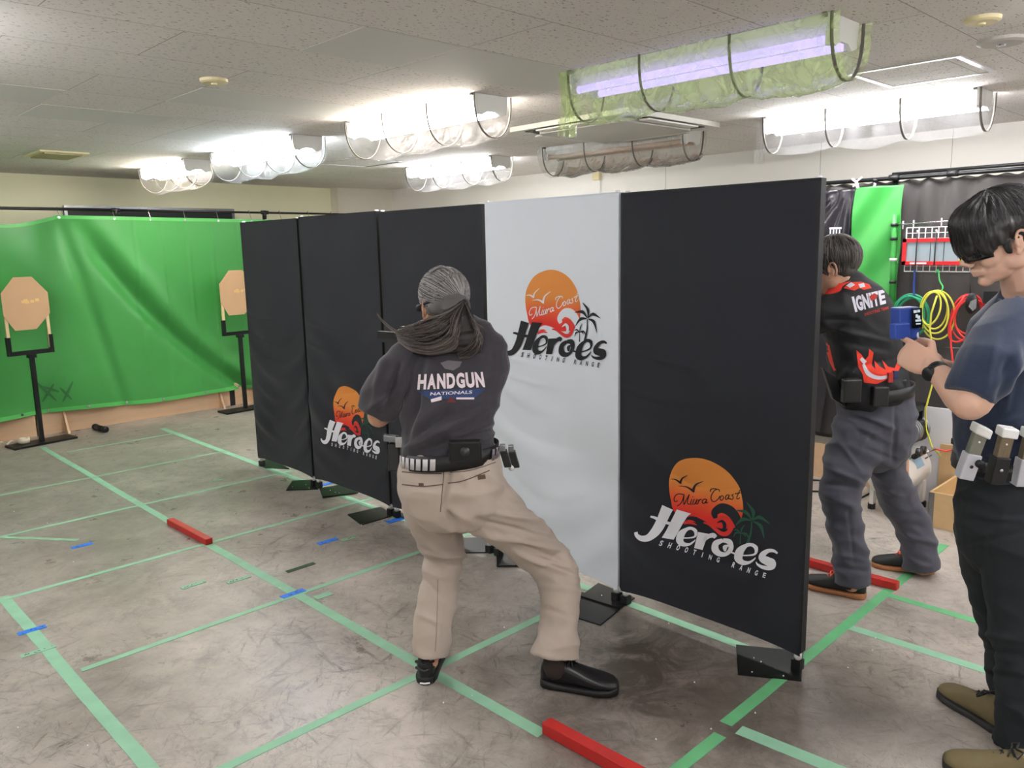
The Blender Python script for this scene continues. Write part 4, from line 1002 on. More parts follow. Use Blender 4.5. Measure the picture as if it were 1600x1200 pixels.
def rings(mb, secs, n=26, ex=2.2, cap=True):
    """secs: (P, side half vector, depth half vector)"""
    base = len(mb.v)
    def ringv(P, A, B):
        for j in range(n):
            a = 2*math.pi*j/n; c, s = math.cos(a), math.sin(a)
            c = math.copysign(abs(c)**(2/ex), c); s = math.copysign(abs(s)**(2/ex), s); mb.v.append(P+A*c+B*s)
    S_ = list(secs)
    c0, c1 = cap if isinstance(cap, tuple) else (cap, cap)
    if True:
        P, A, B = S_[0]; t = (S_[0][0]-S_[1][0]).normalized(); k = min(A.length, B.length)
        P2, A2, B2 = S_[-1]; t2 = (S_[-1][0]-S_[-2][0]).normalized(); k2 = min(A2.length, B2.length)
        S_ = ([(P+t*k*.75, A*.35, B*.35), (P+t*k*.5, A*.75, B*.75)] if c0 else [])+S_+([(P2+t2*k2*.5, A2*.75, B2*.75), (P2+t2*k2*.75, A2*.35, B2*.35)] if c1 else [])
    for s_ in S_: ringv(*s_)
    k = len(S_)
    for i in range(k-1):
        for j in range(n): a = base+i*n+j; b_ = base+i*n+(j+1) % n; mb.face((a, b_, b_+n, a+n))
    mb.face(tuple(base+j for j in range(n-1, -1, -1))); mb.face(tuple(base+(k-1)*n+j for j in range(n)))
def loft(mb, secs, ex=2.2, cap=True, grow=0.0):
    P = [W(s[0], s[1], s[2]) for s in secs]; out = []
    for i, s in enumerate(secs):
        t = (P[min(i+1, len(P)-1)]-P[max(i-1, 0)]).normalized()
        A = t.cross(CF); A.normalize(); B = A.cross(t).normalized()
        out.append((P[i], A*(s[3]*scl(P[i])+grow), B*(s[4]+grow)))
    rings(mb, out, ex=ex, cap=cap)
def limb(mb, pts, rs):
    P = [Vector(p) for p in pts]; out = []
    for i, p in enumerate(P):
        t = (P[min(i+1, len(P)-1)]-P[max(i-1, 0)]).normalized(); A = t.cross(CF)
        if A.length < .1: A = t.orthogonal()
        A.normalize(); B = A.cross(t).normalized(); out.append((p, A*rs[i], B*rs[i]))
    rings(mb, out, n=16, ex=2)
def frame(F, U):
    F = F.normalized(); L_ = U.cross(F).normalized(); U = F.cross(L_).normalized()
    return Matrix((F, L_, U)).transposed()
def head(mb, C, R_, s=1.0):
    T = lambda x, y, z: C+R_ @ Vector((x, y, z))*s
    def E(c, r, rr=None): mb.ell(T(*c), [q*s for q in r], R_ @ rr if rr else R_)
    E((-.012, 0, .042), (.098, .077, .086)); E((.035, 0, -.005), (.060, .062, .078)); E((.028, 0, -.062), (.058, .052, .046)); E((.068, 0, -.098), (.022, .024, .018))
    E((.035, 0, -.085), (.048, .042, .025))
    mb.tube([T(.090, 0, .012), T(.106, 0, -.012), T(.120, 0, -.034)], [.009*s, .010*s, .0125*s], 10)
    for y in (-.012, .012): E((.104, y, -.037), (.011, .008, .008))
    mb.tube([T(.082, -.036, .024), T(.093, 0, .022), T(.082, .036, .024)], [.010*s]*3, 8)
    mb.tube([T(.080, -.024, -.062), T(.098, 0, -.057), T(.080, .024, -.062)], [.006*s, .008*s, .006*s], 8)
    mb.tube([T(.078, -.022, -.071), T(.095, 0, -.070), T(.078, .022, -.071)], [.006*s, .008*s, .006*s], 8)
    for y in (-1, 1): E((.058, .036*y, -.030), (.030, .024, .028)); E((-.005, .046*y, -.055), (.04, .022, .03))
    limb(mb, [T(-.03, 0, -.02), T(-.04, 0, -.09), T(-.045, 0, -.15)], [.058*s, .056*s, .062*s])
def ears(parent, C, R_, m, s=1.0):
    for y in (-1, 1):
        b = MB(); T = lambda x, yy, z: C+R_ @ Vector((x, yy, z))*s
        pts = []
        for k in range(13):
            a = -1.9+4.6*k/12; pts.append(T(-.012-.017*math.sin(a)*1.0-.004, y*(.078+.012*max(0, math.sin(a))+.004), -.005+.031*math.cos(a)))
        b.tube(pts, [.0045*s]*13, 8); b.ell(T(-.008, y*.076, -.008), (.014*s, .007*s, .026*s), R_); b.ell(T(.0, y*.079, -.033), (.008*s, .006*s, .009*s), R_)
        vs, ns, fs = remeshed(b, .0025, 3); add_mesh('ear', vs, fs, m, parent, True)
def hand(mb, Wp, d, n, thumb, curls, s=1.0, tc=.5, spread=.0, nails=None):
    """d: to the fingers, n: back of hand normal, thumb: side vector"""
    d = d.normalized(); n = (n-d*n.dot(d)).normalized(); t = (thumb-d*thumb.dot(d)-n*thumb.dot(n)).normalized()
    R_ = Matrix((d, t, n)).transposed()
    mb.ell(Wp+d*.052*s, (.056*s, .040*s, .017*s), R_); mb.ell(Wp+d*.078*s, (.03*s, .041*s, .014*s), R_); mb.ell(Wp+d*.03*s+t*.022*s-n*.006*s, (.036*s, .02*s, .017*s), R_)
    mb.ell(Wp+d*.008*s, (.03*s, .029*s, .021*s), R_)
    for i, (off, ln) in enumerate(((.031, .074), (.0105, .082), (-.0105, .076), (-.031, .060))):
        p_ = Wp+d*(.094-.004*abs(i-1))*s+t*off*s; a = 0; pts = [p_-d*.03*s, p_]; rs = [.0095*s, .0095*s]
        dd = d.copy()
        for k, f in enumerate((.46, .30, .24)):
            a += curls[i]*(1.25, 1.5, .9)[k]; dd = (d*math.cos(a)-n*math.sin(a)).normalized(); p_ = p_+dd*ln*f*s; pts.append(p_); rs.append((.0088, .0080, .0066)[k]*s)
        mb.tube(pts, rs, 10)
        mb.ell(pts[-1], (.0068*s,)*3, n=10, m=6)
    p_ = Wp+d*.03*s+t*.034*s-n*.006*s; d1 = (d*.65+t*.65-n*.25).normalized(); d2 = (d*(.9)+t*(.35-.5*tc)-n*(.2+.4*tc)).normalized()
    p1 = p_+d1*.036*s; p2 = p1+d2*.032*s; p3 = p2+d2*.024*s
    mb.tube([p_-d1*.02*s, p_, p1, p2, p3], [.013*s, .0125*s, .0105*s, .010*s, .0078*s], 10); mb.ell(p3, (.008*s,)*3, n=10, m=6)
def skin(name, mb, m, parent, vox=.0045, it=3):
    vs, ns, fs = remeshed(mb, vox, it); return add_mesh(name, vs, fs, m, parent, True)
def bvh(o):
    org = ORG[o.name] if o.parent is None else ORG[o.parent.name]
    return BVHTree.FromPolygons([v.co+org for v in o.data.vertices], [tuple(p.vertices) for p in o.data.polygons])
def decal(name, polys, tree, m, parent, off=.0018, mx=5.0):
    bm = bmesh.new()
    for f in polys:
        try: bm.faces.new([bm.verts.new((p_[0], p_[1], 0)) for p_ in f])
        except ValueError: pass
    bmesh.ops.remove_doubles(bm, verts=bm.verts, dist=.01)
    for _ in range(5):
        ed = [e for e in bm.edges if e.calc_length() > mx]
        if not ed: break
        bmesh.ops.subdivide_edges(bm, edges=ed, cuts=1); bmesh.ops.triangulate(bm, faces=[f for f in bm.faces if len(f.verts) > 3])
    bm.verts.index_update(); bm.verts.ensure_lookup_table(); pos = {}
    for v in bm.verts:
        d = ray(v.co.x, v.co.y).normalized(); h = tree.ray_cast(CP, d)
        if h[0]: pos[v.index] = h[0]-d*off
    fs = [[v.index for v in f.verts] for f in bm.faces if all(v.index in pos for v in f.verts)]
    used = sorted({i for f in fs for i in f}); mp_ = {i: k for k, i in enumerate(used)}
    bm.free()
    if not fs: print('EMPTY decal', name); return
    return add_mesh(name, [pos[i] for i in used], [[mp_[i] for i in f] for f in fs], m, parent, False)
def quadmap(tris, TL, TR, BR, BL, arch=0):
    o = []
    for f in tris:
        g = []
        for p_ in f:
            u, v = p_.x, p_.y
            x = (BL[0]*(1-u)+BR[0]*u)*(1-v)+(TL[0]*(1-u)+TR[0]*u)*v; y = (BL[1]*(1-u)+BR[1]*u)*(1-v)+(TL[1]*(1-u)+TR[1]*u)*v
            g.append((x, y-arch*math.sin(math.pi*u)))
        o.append(g)
    return o
def shoe(parent, heel, d, up, ln, mu, ms, mlace, s=1.0, lo=0.0):
    d = d.normalized(); R_ = frame(d, up); k = ln/.29; T = lambda x, y, z: heel+R_ @ Vector((x*k, y, z))*s
    xs = [0, .012, .04, .085, .13, .18, .225, .265, .286, .29]; hw = [.016, .028, .036, .036, .039, .046, .050, .043, .026, .008]
    tp = [.075, .095, .105, .108, .092, .074, .062, .052, .042, .03]; cy_ = [0, 0, 0, 0, .001, .003, .004, .004, .002, 0]
    def body(hw_, z0, tps, ex):
        b = MB(); n = 20
        for x, h_, tz, c_ in zip(xs, hw_, tps, cy_):
            for j in range(n):
                a = 2*math.pi*j/n; c, s_ = math.cos(a), math.sin(a); c = math.copysign(abs(c)**(2/ex), c); s_ = math.copysign(abs(s_)**(2/ex), s_)
                b.v.append(T(x, c_+h_*c, (z0+tz)/2+(tz-z0)/2*s_))
        for i in range(len(xs)-1):
            for j in range(n): a = i*n+j; b2 = i*n+(j+1) % n; b.face((a, b2, b2+n, a+n))
        b.face(tuple(range(n-1, -1, -1))); b.face(tuple((len(xs)-1)*n+j for j in range(n))); return b
    vs, ns, fs = remeshed(body(hw, .012, tp, 2.3), .005, 3)
    sh = empty('shoe', heel); sh.parent = parent; sh.location = heel-ORG[parent.name]
    add_mesh('upper', vs, fs, mu, sh, True)
    hw2 = [h_*1.12+.002 for h_ in hw]
    body(hw2, 0.0, [.03, .03, .028, .024, .024, .025, .026, .028, .03, .028], 5).build('sole', ms, sh, True)
    if mlace:
        for i in range(5):
            x = .105+lo+.022*i*(1-lo*6); z = tp[3]-.004-.0145*i-lo*.42
            b = MB(); b.tube([T(x, -.022, z-.012), T(x+.008, 0, z+.004), T(x+.018, .022, z-.014)], .0028*s, 6)
            b.tube([T(x, .022, z-.012), T(x+.008, 0, z+.006), T(x+.018, -.022, z-.014)], .0028*s, 6); b.build('lace', mlace, sh, True)
        lz = -lo*.25; b = MB(); b.tube([T(.10+lo, 0, .108+lz), T(.085+lo, .025, .115+lz), T(.10+lo, .04, .10+lz), T(.11+lo, .005, .106+lz)], .0034*s, 6); b.tube([T(.10+lo, 0, .108+lz), T(.09+lo, -.025, .115+lz), T(.105+lo, -.04, .10+lz), T(.11+lo, -.005, .106+lz)], .0034*s, 6); b.build('lace_bow', mlace, sh, True)
    return sh
def strands(name, parent, m, paths, rad=.0016):
    b = MB()
    for pts in paths:
        k = len(pts); b.tube(pts, [rad*(1-.5*i/(k-1)) for i in range(k)], 4, False)
    return b.build(name, m, parent, True)
def pistol(muzzle, d, up, label, s=1.0):
    """muzzle point, d = direction muzzle points"""
    R_ = frame(d, up); r_ = empty('pistol', muzzle-d*.18, label, 'pistol'); T = lambda x, y, z: muzzle+R_ @ Vector((x, y, z))*s
    def bx(b, x0, x1, y, z0, z1, sk=0): b.hexa([T(x-(sk if z == z0 else 0), yy, z) for x in (x0, x1) for yy in (-y, y) for z in (z0, z1)])
    b = MB(); bx(b, -.20, 0, .013, -.012, .016); b.build('slide', BLKM, r_)
    b = MB(); bx(b, -.19, -.02, .012, -.028, -.012); b.build('frame', BLK, r_)
    b = MB(); bx(b, -.195, -.145, .0145, -.125, -.026, .022); b.build('grip', BLK, r_)
    b = MB(); b.tube([T(-.09, 0, -.028), T(-.092, 0, -.052), T(-.12, 0, -.056), T(-.145, 0, -.045)], .0035, 6); b.build('trigger_guard', BLK, r_, True)
    b = MB(); b.tube([T(.002, 0, .003), T(-.004, 0, .003)], .007, 10); b.build('muzzle', CHR, r_)
    b = MB(); bx(b, -.145, -.115, .012, .018, .042); b.build('sight', BLK, r_)
    b = MB(); bx(b, -.146, -.145, .009, .024, .038); b.build('lens', CHR, r_)
    return r_
def box_at(b, c, ax, ay, az):
    b.hexa([c+ax*i+ay*j+az*k for i in (-1, 1) for j in (-1, 1) for k in (-1, 1)])
def bevel(o, w_=.003, seg=2):
    m_ = o.modifiers.new('bevel', 'BEVEL'); m_.width = w_; m_.segments = seg; return o
SK1 = mat('skin_tan', srgb(192, 146, 120), .5, var=.05, scale=15, sss=.15); SK3 = mat('skin_light', srgb(206, 166, 144), .5, var=.04, scale=15, sss=.15)
def band(parent, name, m, C, A, B, upv, h, th, a0=0, a1=2*math.pi, n=64):
    vs = []; 
    for i in range(n+1):
        a = a0+(a1-a0)*i/n; c, s_ = math.cos(a), math.sin(a)
        for rr in (0, th):
            q_ = C+A*c*(1+rr/A.length)+B*s_*(1+rr/B.length); vs += [q_-upv*h/2, q_+upv*h/2]
    fs = []
    for i in range(n):
        a = i*4; e = a+4; fs += [(a, e, e+1, a+1), (a+2, a+3, e+3, e+2), (a+1, e+1, e+3, a+3), (a, a+2, e+2, e)]
    return add_mesh(name, vs, fs, m, parent, True)

# ---------------------------------------------------------------- person 1: long-haired shooter
def hairmat(name, c0, c1, sc=1):
    m = bpy.data.materials.new(name); m.use_nodes = True; nt = m.node_tree; N = nt.nodes.new; b_ = nt.nodes['Principled BSDF']; b_.inputs['Roughness'].default_value = .42
    n = N('ShaderNodeNewGeometry')
    cr = N('ShaderNodeValToRGB'); cr.color_ramp.elements[0].color = c0; cr.color_ramp.elements[1].color = c1; cr.color_ramp.elements[0].position = .15; cr.color_ramp.elements[1].position = 1.0
    nt.links.new(n.outputs['Random Per Island'], cr.inputs[0]); nt.links.new(cr.outputs[0], b_.inputs['Base Color']); return m
HG = hairmat('grey_hair', srgb(58, 54, 54), srgb(190, 186, 184)); HG2 = hairmat('dark_grey_hair', srgb(34, 30, 30), srgb(128, 116, 110)); HGB = mat('grey_hair_mass', srgb(84, 80, 79), .55, var=.15, scale=30); HG2B = mat('dark_hair_mass', srgb(52, 46, 44), .55, var=.15, scale=30); HB = hairmat('black_hair', srgb(14, 13, 14), srgb(34, 32, 33))
TEE1 = mat('charcoal_t_shirt', srgb(52, 49, 56), .85, var=.08, scale=6, bump=.08, bscale=300, sheen=.2)
KHK = mat('khaki_twill', srgb(180, 166, 154), .85, var=.06, scale=9, bump=.08, bscale=400, sheen=.1)
r1 = empty('person', fl(668, 1060), 'person with long grey tied hair in khaki trousers and charcoal shirt, striding and aiming', 'person')
D1 = 2.82
# legs and seat
b = MB()
loft(b, [(702, 706, 2.80, 74, .125), (704, 735, 2.79, 82, .135), (706, 760, 2.78, 84, .14), (708, 785, 2.79, 76, .135)])
loft(b, [(672, 752, 2.80, 48, .11), (672, 790, 2.85, 44, .10), (682, 825, 2.93, 37, .09), (694, 862, 3.0, 32, .08), (690, 895, 2.96, 29, .075), (683, 935, 2.92, 31, .075), (677, 980, 2.87, 30, .075), (672, 1024, 2.84, 27.5, .075)], cap=(True, False))
loft(b, [(735, 762, 2.80, 52, .12), (768, 795, 2.85, 45, .11), (810, 832, 2.92, 38, .095), (850, 868, 2.97, 35, .09), (873, 900, 2.93, 33, .085), (876, 935, 2.87, 30, .08), (874, 970, 2.82, 28, .075), (871, 1000, 2.79, 33, .08), (868, 1026, 2.77, 40, .08)], cap=(True, False))
CR1 = [(735, 830, 885, 862, 4, .008), (745, 812, 880, 845, 4, -.006), (770, 800, 860, 818, 4, .007), (780, 838, 900, 885, 4, -.006), (800, 785, 850, 800, 4, -.005), (800, 860, 905, 905, 4, .007), (830, 868, 900, 890, 3, -.006),
       (665, 862, 728, 868, 4, .010), (668, 875, 722, 878, 4, -.010), (662, 893, 700, 905, 4, .007), (670, 850, 690, 858, 4, .008), (700, 800, 720, 850, 5, -.005), (660, 905, 690, 935, 5, -.006), (655, 960, 690, 975, 5, .005), (688, 925, 684, 1010, 2, .003),
       (702, 725, 690, 800, 5, -.010), (697, 800, 712, 815, 5, -.010), (845, 915, 905, 925, 4, .004), (850, 950, 895, 965, 4, -.004)]
tr1 = cloth('trousers', b, .006, KHK, r1, .5, [(a_, b_, c_, d_, e_, f_*1.7) for a_, b_, c_, d_, e_, f_ in CR1], 3, .007, (6, 6, 12), 3)
tb1 = bvh(tr1)
SEAM = mat('dark_stitching', srgb(92, 74, 62), .8)
decal('pocket_seam', stroke([(628, 737), (660, 740), (690, 740)], [1.6]*3, 4)+stroke([(628, 757), (660, 760), (692, 757)], [1.8]*3, 4)+stroke([(700, 755), (725, 751), (765, 735)], [1.8]*3, 4)+stroke([(703, 738), (735, 735), (775, 722)], [1.2]*3, 4)+stroke([(694, 712), (693, 745), (688, 800)], [1.2]*3, 4), tb1, SEAM, r1)
decal('pocket_button', [[(p_.x+658, p_.y+757) for p_ in map(Vector, ((-4, -2), (4, -2), (4, 2), (-4, 2)))]], tb1, SEAM, r1); decal('pocket_button', [[(752+a, 746+c) for a, c in ((-6, -3), (6, -5), (7, 2), (-5, 4))]], tb1, SEAM, r1)
decal('leg_seam', stroke([(684, 905), (683, 960), (680, 1018)], [1.2]*3, 4), tb1, mat('khaki_seam', srgb(140, 124, 110), .85), r1)
# shirt
TOR1 = [(702, 712, 2.80, 74, .134), (702, 700, 2.80, 73, .131), (701, 672, 2.81, 69, .124), (703, 640, 2.83, 71, .122), (707, 605, 2.87, 77, .125), (712, 572, 2.90, 82, .118), (714, 548, 2.92, 80, .105), (708, 525, 2.93, 58, .085), (696, 508, 2.94, 34, .065)]
b = MB(); loft(b, TOR1, 2.4)
loft(b, [(668, 545, 2.92, 30, .09), (640, 568, 2.88, 36, .085), (617, 598, 2.85, 37, .08), (596, 626, 2.84, 34, .075), (588, 645, 2.84, 30, .065)], 2.1, (True, False))
loft(b, [(752, 548, 2.95, 30, .085), (762, 575, 3.02, 30, .08), (750, 600, 3.10, 28, .075)], 2.1)
CRS1 = [(640, 700, 760, 640, 6, .009), (650, 705, 772, 668, 5, -.007), (640, 690, 700, 640, 5, -.007), (700, 690, 775, 660, 5, .007), (640, 620, 622, 690, 5, .010), (655, 610, 636, 690, 5, -.009), (600, 560, 585, 630, 6, .007), (625, 570, 600, 645, 5, -.009), (640, 580, 618, 640, 5, .007), (575, 640, 620, 610, 4, .006), (665, 560, 650, 620, 6, -.006), (680, 555, 760, 560, 5, .003), (690, 640, 770, 625, 7, .004)]
sh1 = cloth('t_shirt', b, .006, TEE1, r1, -.6, [(a_, b_, c_, d_, e_, f_*1.8) for a_, b_, c_, d_, e_, f_ in CRS1], 3, .009, (5, 5, 11), 8)
ts1 = bvh(sh1)
PW = mat('shirt_print_white', srgb(232, 218, 224), .8); PB = mat('shirt_print_blue', srgb(44, 66, 110), .8); PRD = mat('shirt_print_red', srgb(110, 44, 52), .8); PGR = mat('shirt_print_grey', srgb(110, 104, 108), .8)
hg = []
wds = []
x = 0
for ch in 'HANDGUN': hg.append(ch)
tl = []
for i, ch in enumerate(hg):
    u0 = i/7+.008; u1 = (i+1)/7-.008
    for f in text_tris(ch, 0, .05): tl.append([Vector((u0+(u1-u0)*p_.x, p_.y)) for p_ in f])
decal('shirt_lettering', quadmap(tl, (653, 585), (755, 581), (759, 605), (651, 609), 0), ts1, PW, r1)
decal('shirt_emblem', [[(652, 611), (759, 607), (742, 622), (672, 624)], ], ts1, PB, r1)
decal('shirt_lettering', quadmap(text_tris('NATIONALS', .1, .02), (672, 613), (738, 610), (738, 615), (672, 618)), ts1, PW, r1, .003)
decal('shirt_emblem', [[(673, 624), (690, 619), (690, 625), (674, 629)], [(713, 621), (741, 621), (741, 624), (713, 624)]], ts1, PW, r1, .003)
decal('shirt_emblem', [[(698, 629), (705, 618), (713, 629)]], ts1, PRD, r1, .0035)
decal('shirt_emblem', fan([(688, 567), (700, 563), (722, 565), (718, 573), (708, 579), (695, 576)]), ts1, PGR, r1)
# body (continuous skin)
HC1 = W(692, 478, 2.95); F1 = (FW*.88-RT*.47-UP*.10); R1 = frame(F1, UP*.98-RT*.05+FW*.12)
b = MB(); head(b, HC1, R1, .98)
loft(b, [(702, 706, 2.80, 60, .10), (703, 640, 2.83, 60, .10), (709, 580, 2.90, 68, .095), (712, 550, 2.93, 60, .08), (700, 520, 2.94, 30, .06)])
neck0 = HC1+R1 @ Vector((-.045, 0, -.13)); limb(b, [neck0, W(702, 530, 2.94)], [.058, .065])
G1 = W(640, 540, 3.24)      # grip of the pistol
shL = W(655, 556, 2.92); elL = W(591, 652, 2.84); limb(b, [shL, shL.lerp(elL, .5), elL], [.05, .046, .042])
wrL = G1+(elL-G1).normalized()*.07; limb(b, [elL, elL.lerp(wrL, .3), wrL], [.042, .038, .026])
shR = W(762, 560, 2.95); elR = W(745, 610, 3.12); limb(b, [shR, shR.lerp(elR, .5), elR], [.05, .046, .04])
wrR = G1+(elR-G1).normalized()*.07; limb(b, [elR, elR.lerp(wrR, .35), wrR], [.040, .038, .026])
AIM1 = (FW*.50-RT*.86+UP*.02).normalized()
hand(b, wrL, G1-wrL, -AIM1.cross(UP), UP, [.9, .95, 1, 1], .95, .6); hand(b, wrR, G1-wrR, AIM1.cross(UP), UP, [.6, .95, 1, 1], .95, .5)
for s_ in ([(672, 752, 2.80), (690, 862, 3.0), (676, 980, 2.87), (670, 1036, 2.84)], [(735, 762, 2.80), (850, 868, 2.97), (874, 970, 2.82), (868, 1036, 2.765)]):
    limb(b, [W(*q_) for q_ in s_], [.08, .055, .04, .036])
skin('body', b, SK1, r1)
SOCK = mat('dark_sock', srgb(52, 40, 36), .9)
b = MB(); limb(b, [W(872, 1005, 2.79), W(869, 1030, 2.77), W(868, 1046, 2.76)], [.046, .047, .046]); b.build('sock', SOCK, r1, True)
ears(r1, HC1, R1, SK1, .98)
# hair: swept-back cap, tie, and a swinging tail
T1 = lambda x, y, z: HC1+R1 @ Vector((x, y, z))
b = MB(); b.ell(T1(-.022, 0, .045), (.103, .088, .094), R1); b.ell(T1(-.06, 0, -.01), (.07, .078, .065), R1); b.ell(T1(-.075, 0, .02), (.055, .06, .06), R1)
tieP = W(724, 474, 2.86)
limb(b, [T1(-.06, -.03, .02), tieP], [.035, .018])
vs, ns, fs = remeshed(b, .005, 4)
vs = [v+n*.003*noise.noise(Vector(((v-HC1).dot(UP)*90, (v-HC1).dot(RT)*14, 1))) for v, n in zip(vs, ns)]
add_mesh('hair', vs, fs, HGB, r1, True)
rnd = random.Random(4)
paths = []
ctr = T1(-.02, 0, .045)
for i in range(1300):     # combed strands over the skull converging on the tie
    a = rnd.uniform(-1.9, 1.9); el = rnd.uniform(-1.0, 1.35)
    st = Vector((math.cos(el)*math.cos(a), math.cos(el)*math.sin(a), math.sin(el)))
    p_ = ctr+R1 @ Vector((st.x*.107, st.y*.092, st.z*.098)); pts = []
    q0 = p_; 
    for k in range(9):
        t = k/8; c_ = q0.lerp(tieP, t); v = R1.transposed() @ (c_-ctr); e = math.sqrt((v.x/.106)**2+(v.y/.0905)**2+(v.z/.0965)**2)
        if e < 1 and t < .93: v = v/e*1.0
        v *= 1+rnd.uniform(0, .012); pts.append(ctr+R1 @ v)
    paths.append(pts)
strands('hair_strands', r1, HG, paths, .0013)
SPINE = [(724, 474, 2.86), (712, 492, 2.82), (735, 515, 2.79), (752, 530, 2.77), (735, 545, 2.76), (700, 553, 2.77), (668, 550, 2.79), (640, 538, 2.83), (626, 528, 2.88)]
b = MB(); loft(b, [(722, 478, 2.86, 9, .03), (716, 494, 2.84, 26, .045), (716, 512, 2.83, 44, .045), (712, 528, 2.82, 46, .035), (700, 540, 2.82, 38, .02)]); loft(b, [(735, 522, 2.83, 22, .04), (700, 532, 2.82, 24, .04), (668, 533, 2.82, 19, .03), (645, 528, 2.84, 11, .018), (628, 524, 2.87, 4, .008)])
vs, ns, fs = remeshed(b, .005, 4); vs = [v+n*.006*noise.noise(Vector(((v-HC1).dot(UP)*70, (v-HC1).dot(RT)*12, 5))) for v, n in zip(vs, ns)]
add_mesh('ponytail', vs, fs, HG2B, r1, True)
def tail(ends, n, m, name, spread):
    paths = []
    for i in range(n):
        j = rnd.uniform(-1, 1); k_ = rnd.uniform(-1, 1); pts = []
        for q_, sp in zip(ends, spread):
            pts.append((q_[0]+j*sp*.3+rnd.gauss(0, .18)*sp, q_[1]+j*sp+rnd.gauss(0, .14)*sp, q_[2]-.01+.012*k_))
        Q = [W(*q_) for q_ in pts]; O = []
        for a in range(len(Q)-1):
            p0_, p1_, p2_, p3_ = Q[max(0, a-1)], Q[a], Q[a+1], Q[min(len(Q)-1, a+2)]
            for t in (0, .25, .5, .75): O.append(.5*((2*p1_)+(p2_-p0_)*t+(2*p0_-5*p1_+4*p2_-p3_)*t*t+(3*p1_-p0_-3*p2_+p3_)*t**3))
        O.append(Q[-1]); paths.append(O)
    strands(name, r1, m, paths, .0013)
tail([(724, 474, 2.86), (700, 500, 2.80), (672, 514, 2.79), (645, 520, 2.81), (622, 524, 2.86)], 260, HG2, 'hair_strands', (3, 12, 15, 12, 8))
tail([(727, 476, 2.86), (738, 500, 2.79), (748, 528, 2.77), (735, 548, 2.78), (716, 556, 2.79)], 220, HG2, 'hair_strands', (3, 8, 10, 8, 4))
tail([(724, 476, 2.85), (712, 506, 2.775), (706, 532, 2.77), (675, 545, 2.77), (640, 540, 2.81), (622, 528, 2.86)], 280, HG2, 'hair_strands', (3, 12, 12, 8, 8, 6))
tail([(690, 530, 2.80), (655, 530, 2.80), (625, 522, 2.83), (604, 508, 2.86), (590, 492, 2.88)], 14, HG2, 'hair_strands', (8, 6, 4, 3, 3))
tail([(700, 440, 2.88), (705, 424, 2.88), (690, 416, 2.90), (672, 424, 2.90)], 14, HG, 'hair_strands', (8, 5, 3, 4))
MB().ell(tieP, (.016, .02, .016)).build('hair_tie', BLK, r1, True)
b = MB(); b.tube([T1(.06, .078, .0), T1(.0, .091, .004), T1(-.05, .086, .012), T1(-.09, .055, .02), tieP-R1 @ Vector((.01, 0, 0))], .0045, 6); b.build('glasses_strap', BLK, r1, True)
b = MB(); b.tube([T1(.10, .06, .0), T1(.108, .03, -.004), T1(.112, 0, -.002), T1(.108, -.03, -.004), T1(.10, -.06, .0)], .014, 8); b.build('safety_glasses', BLK, r1, True)
# belt
def PXV(a, c): return W(*c)-W(*a)
BC = W(703, 708, 2.795); BA = (W(777, 702, 2.795)-W(629, 715, 2.795))/2; BB = FW*.142; BU = UP+RT*.07
band(r1, 'belt', mat('black_belt', srgb(20, 20, 22), .5), BC, BA*1.005, BB, BU, .056, .004)
WB = mat('pale_belt_webbing', srgb(205, 200, 202), .6); GB = mat('grey_belt_webbing', srgb(120, 116, 122), .6)
def band_seg(a0, a1, m): band(r1, 'belt_patch', m, BC, BA*1.07, BB*1.045, BU, .040, .002, a0, a1, 6)
for i in range(7):
    a = math.pi+.32+i*.155; band_seg(a, a+.105, WB)
for i in range(3):
    a = 2*math.pi-.58+i*.15; band_seg(a, a+.09, GB)
cpos = W(727, 704, 2.64)
b = MB(); box_at(b, cpos, RT*.056, UP*.037, FW*.018); bevel(b.build('belt_pouch', BLKM, r1), .008, 3)
MB().tube([cpos-FW*.018, cpos-FW*.022], .017, 20).build('pouch_emblem', mat('emblem_dark', srgb(52, 52, 56), .4), r1, True)
# holster side (left) and magazine pouches (right)
b = MB(); c_ = W(617, 712, 2.84); box_at(b, c_, RT*.022, UP*.05+FW*.01, FW*.03); bevel(b.build('holster', BLK, r1), .006)
b = MB(); c_ = W(612, 685, 2.84); box_at(b, c_, RT*.028-UP*.004, UP*.012, FW*.014); bevel(b.build('holster_arm', GRYM, r1), .003)
b = MB(); c_ = W(625, 690, 2.80); box_at(b, c_, RT*.016, UP*.020, FW*.012); bevel(b.build('belt_clip', CHR, r1), .003)
for (x_, y_, D_) in ((790, 716, 2.83), (803, 717, 2.87)):
    c_ = W(x_, y_, D_); b = MB(); box_at(b, c_, RT*.013+UP*.001, UP*.030-RT*.008, FW*.02); bevel(b.build('magazine_pouch', BLK, r1), .003)
    b = MB(); box_at(b, c_+UP*.038-RT*.01, RT*.010, UP*.014, FW*.013); bevel(b.build('magazine', GRYM, r1), .002)
MB().ell(W(799, 730, 2.86), (.014, .014, .014)).build('white_ball', WHT, r1, True)
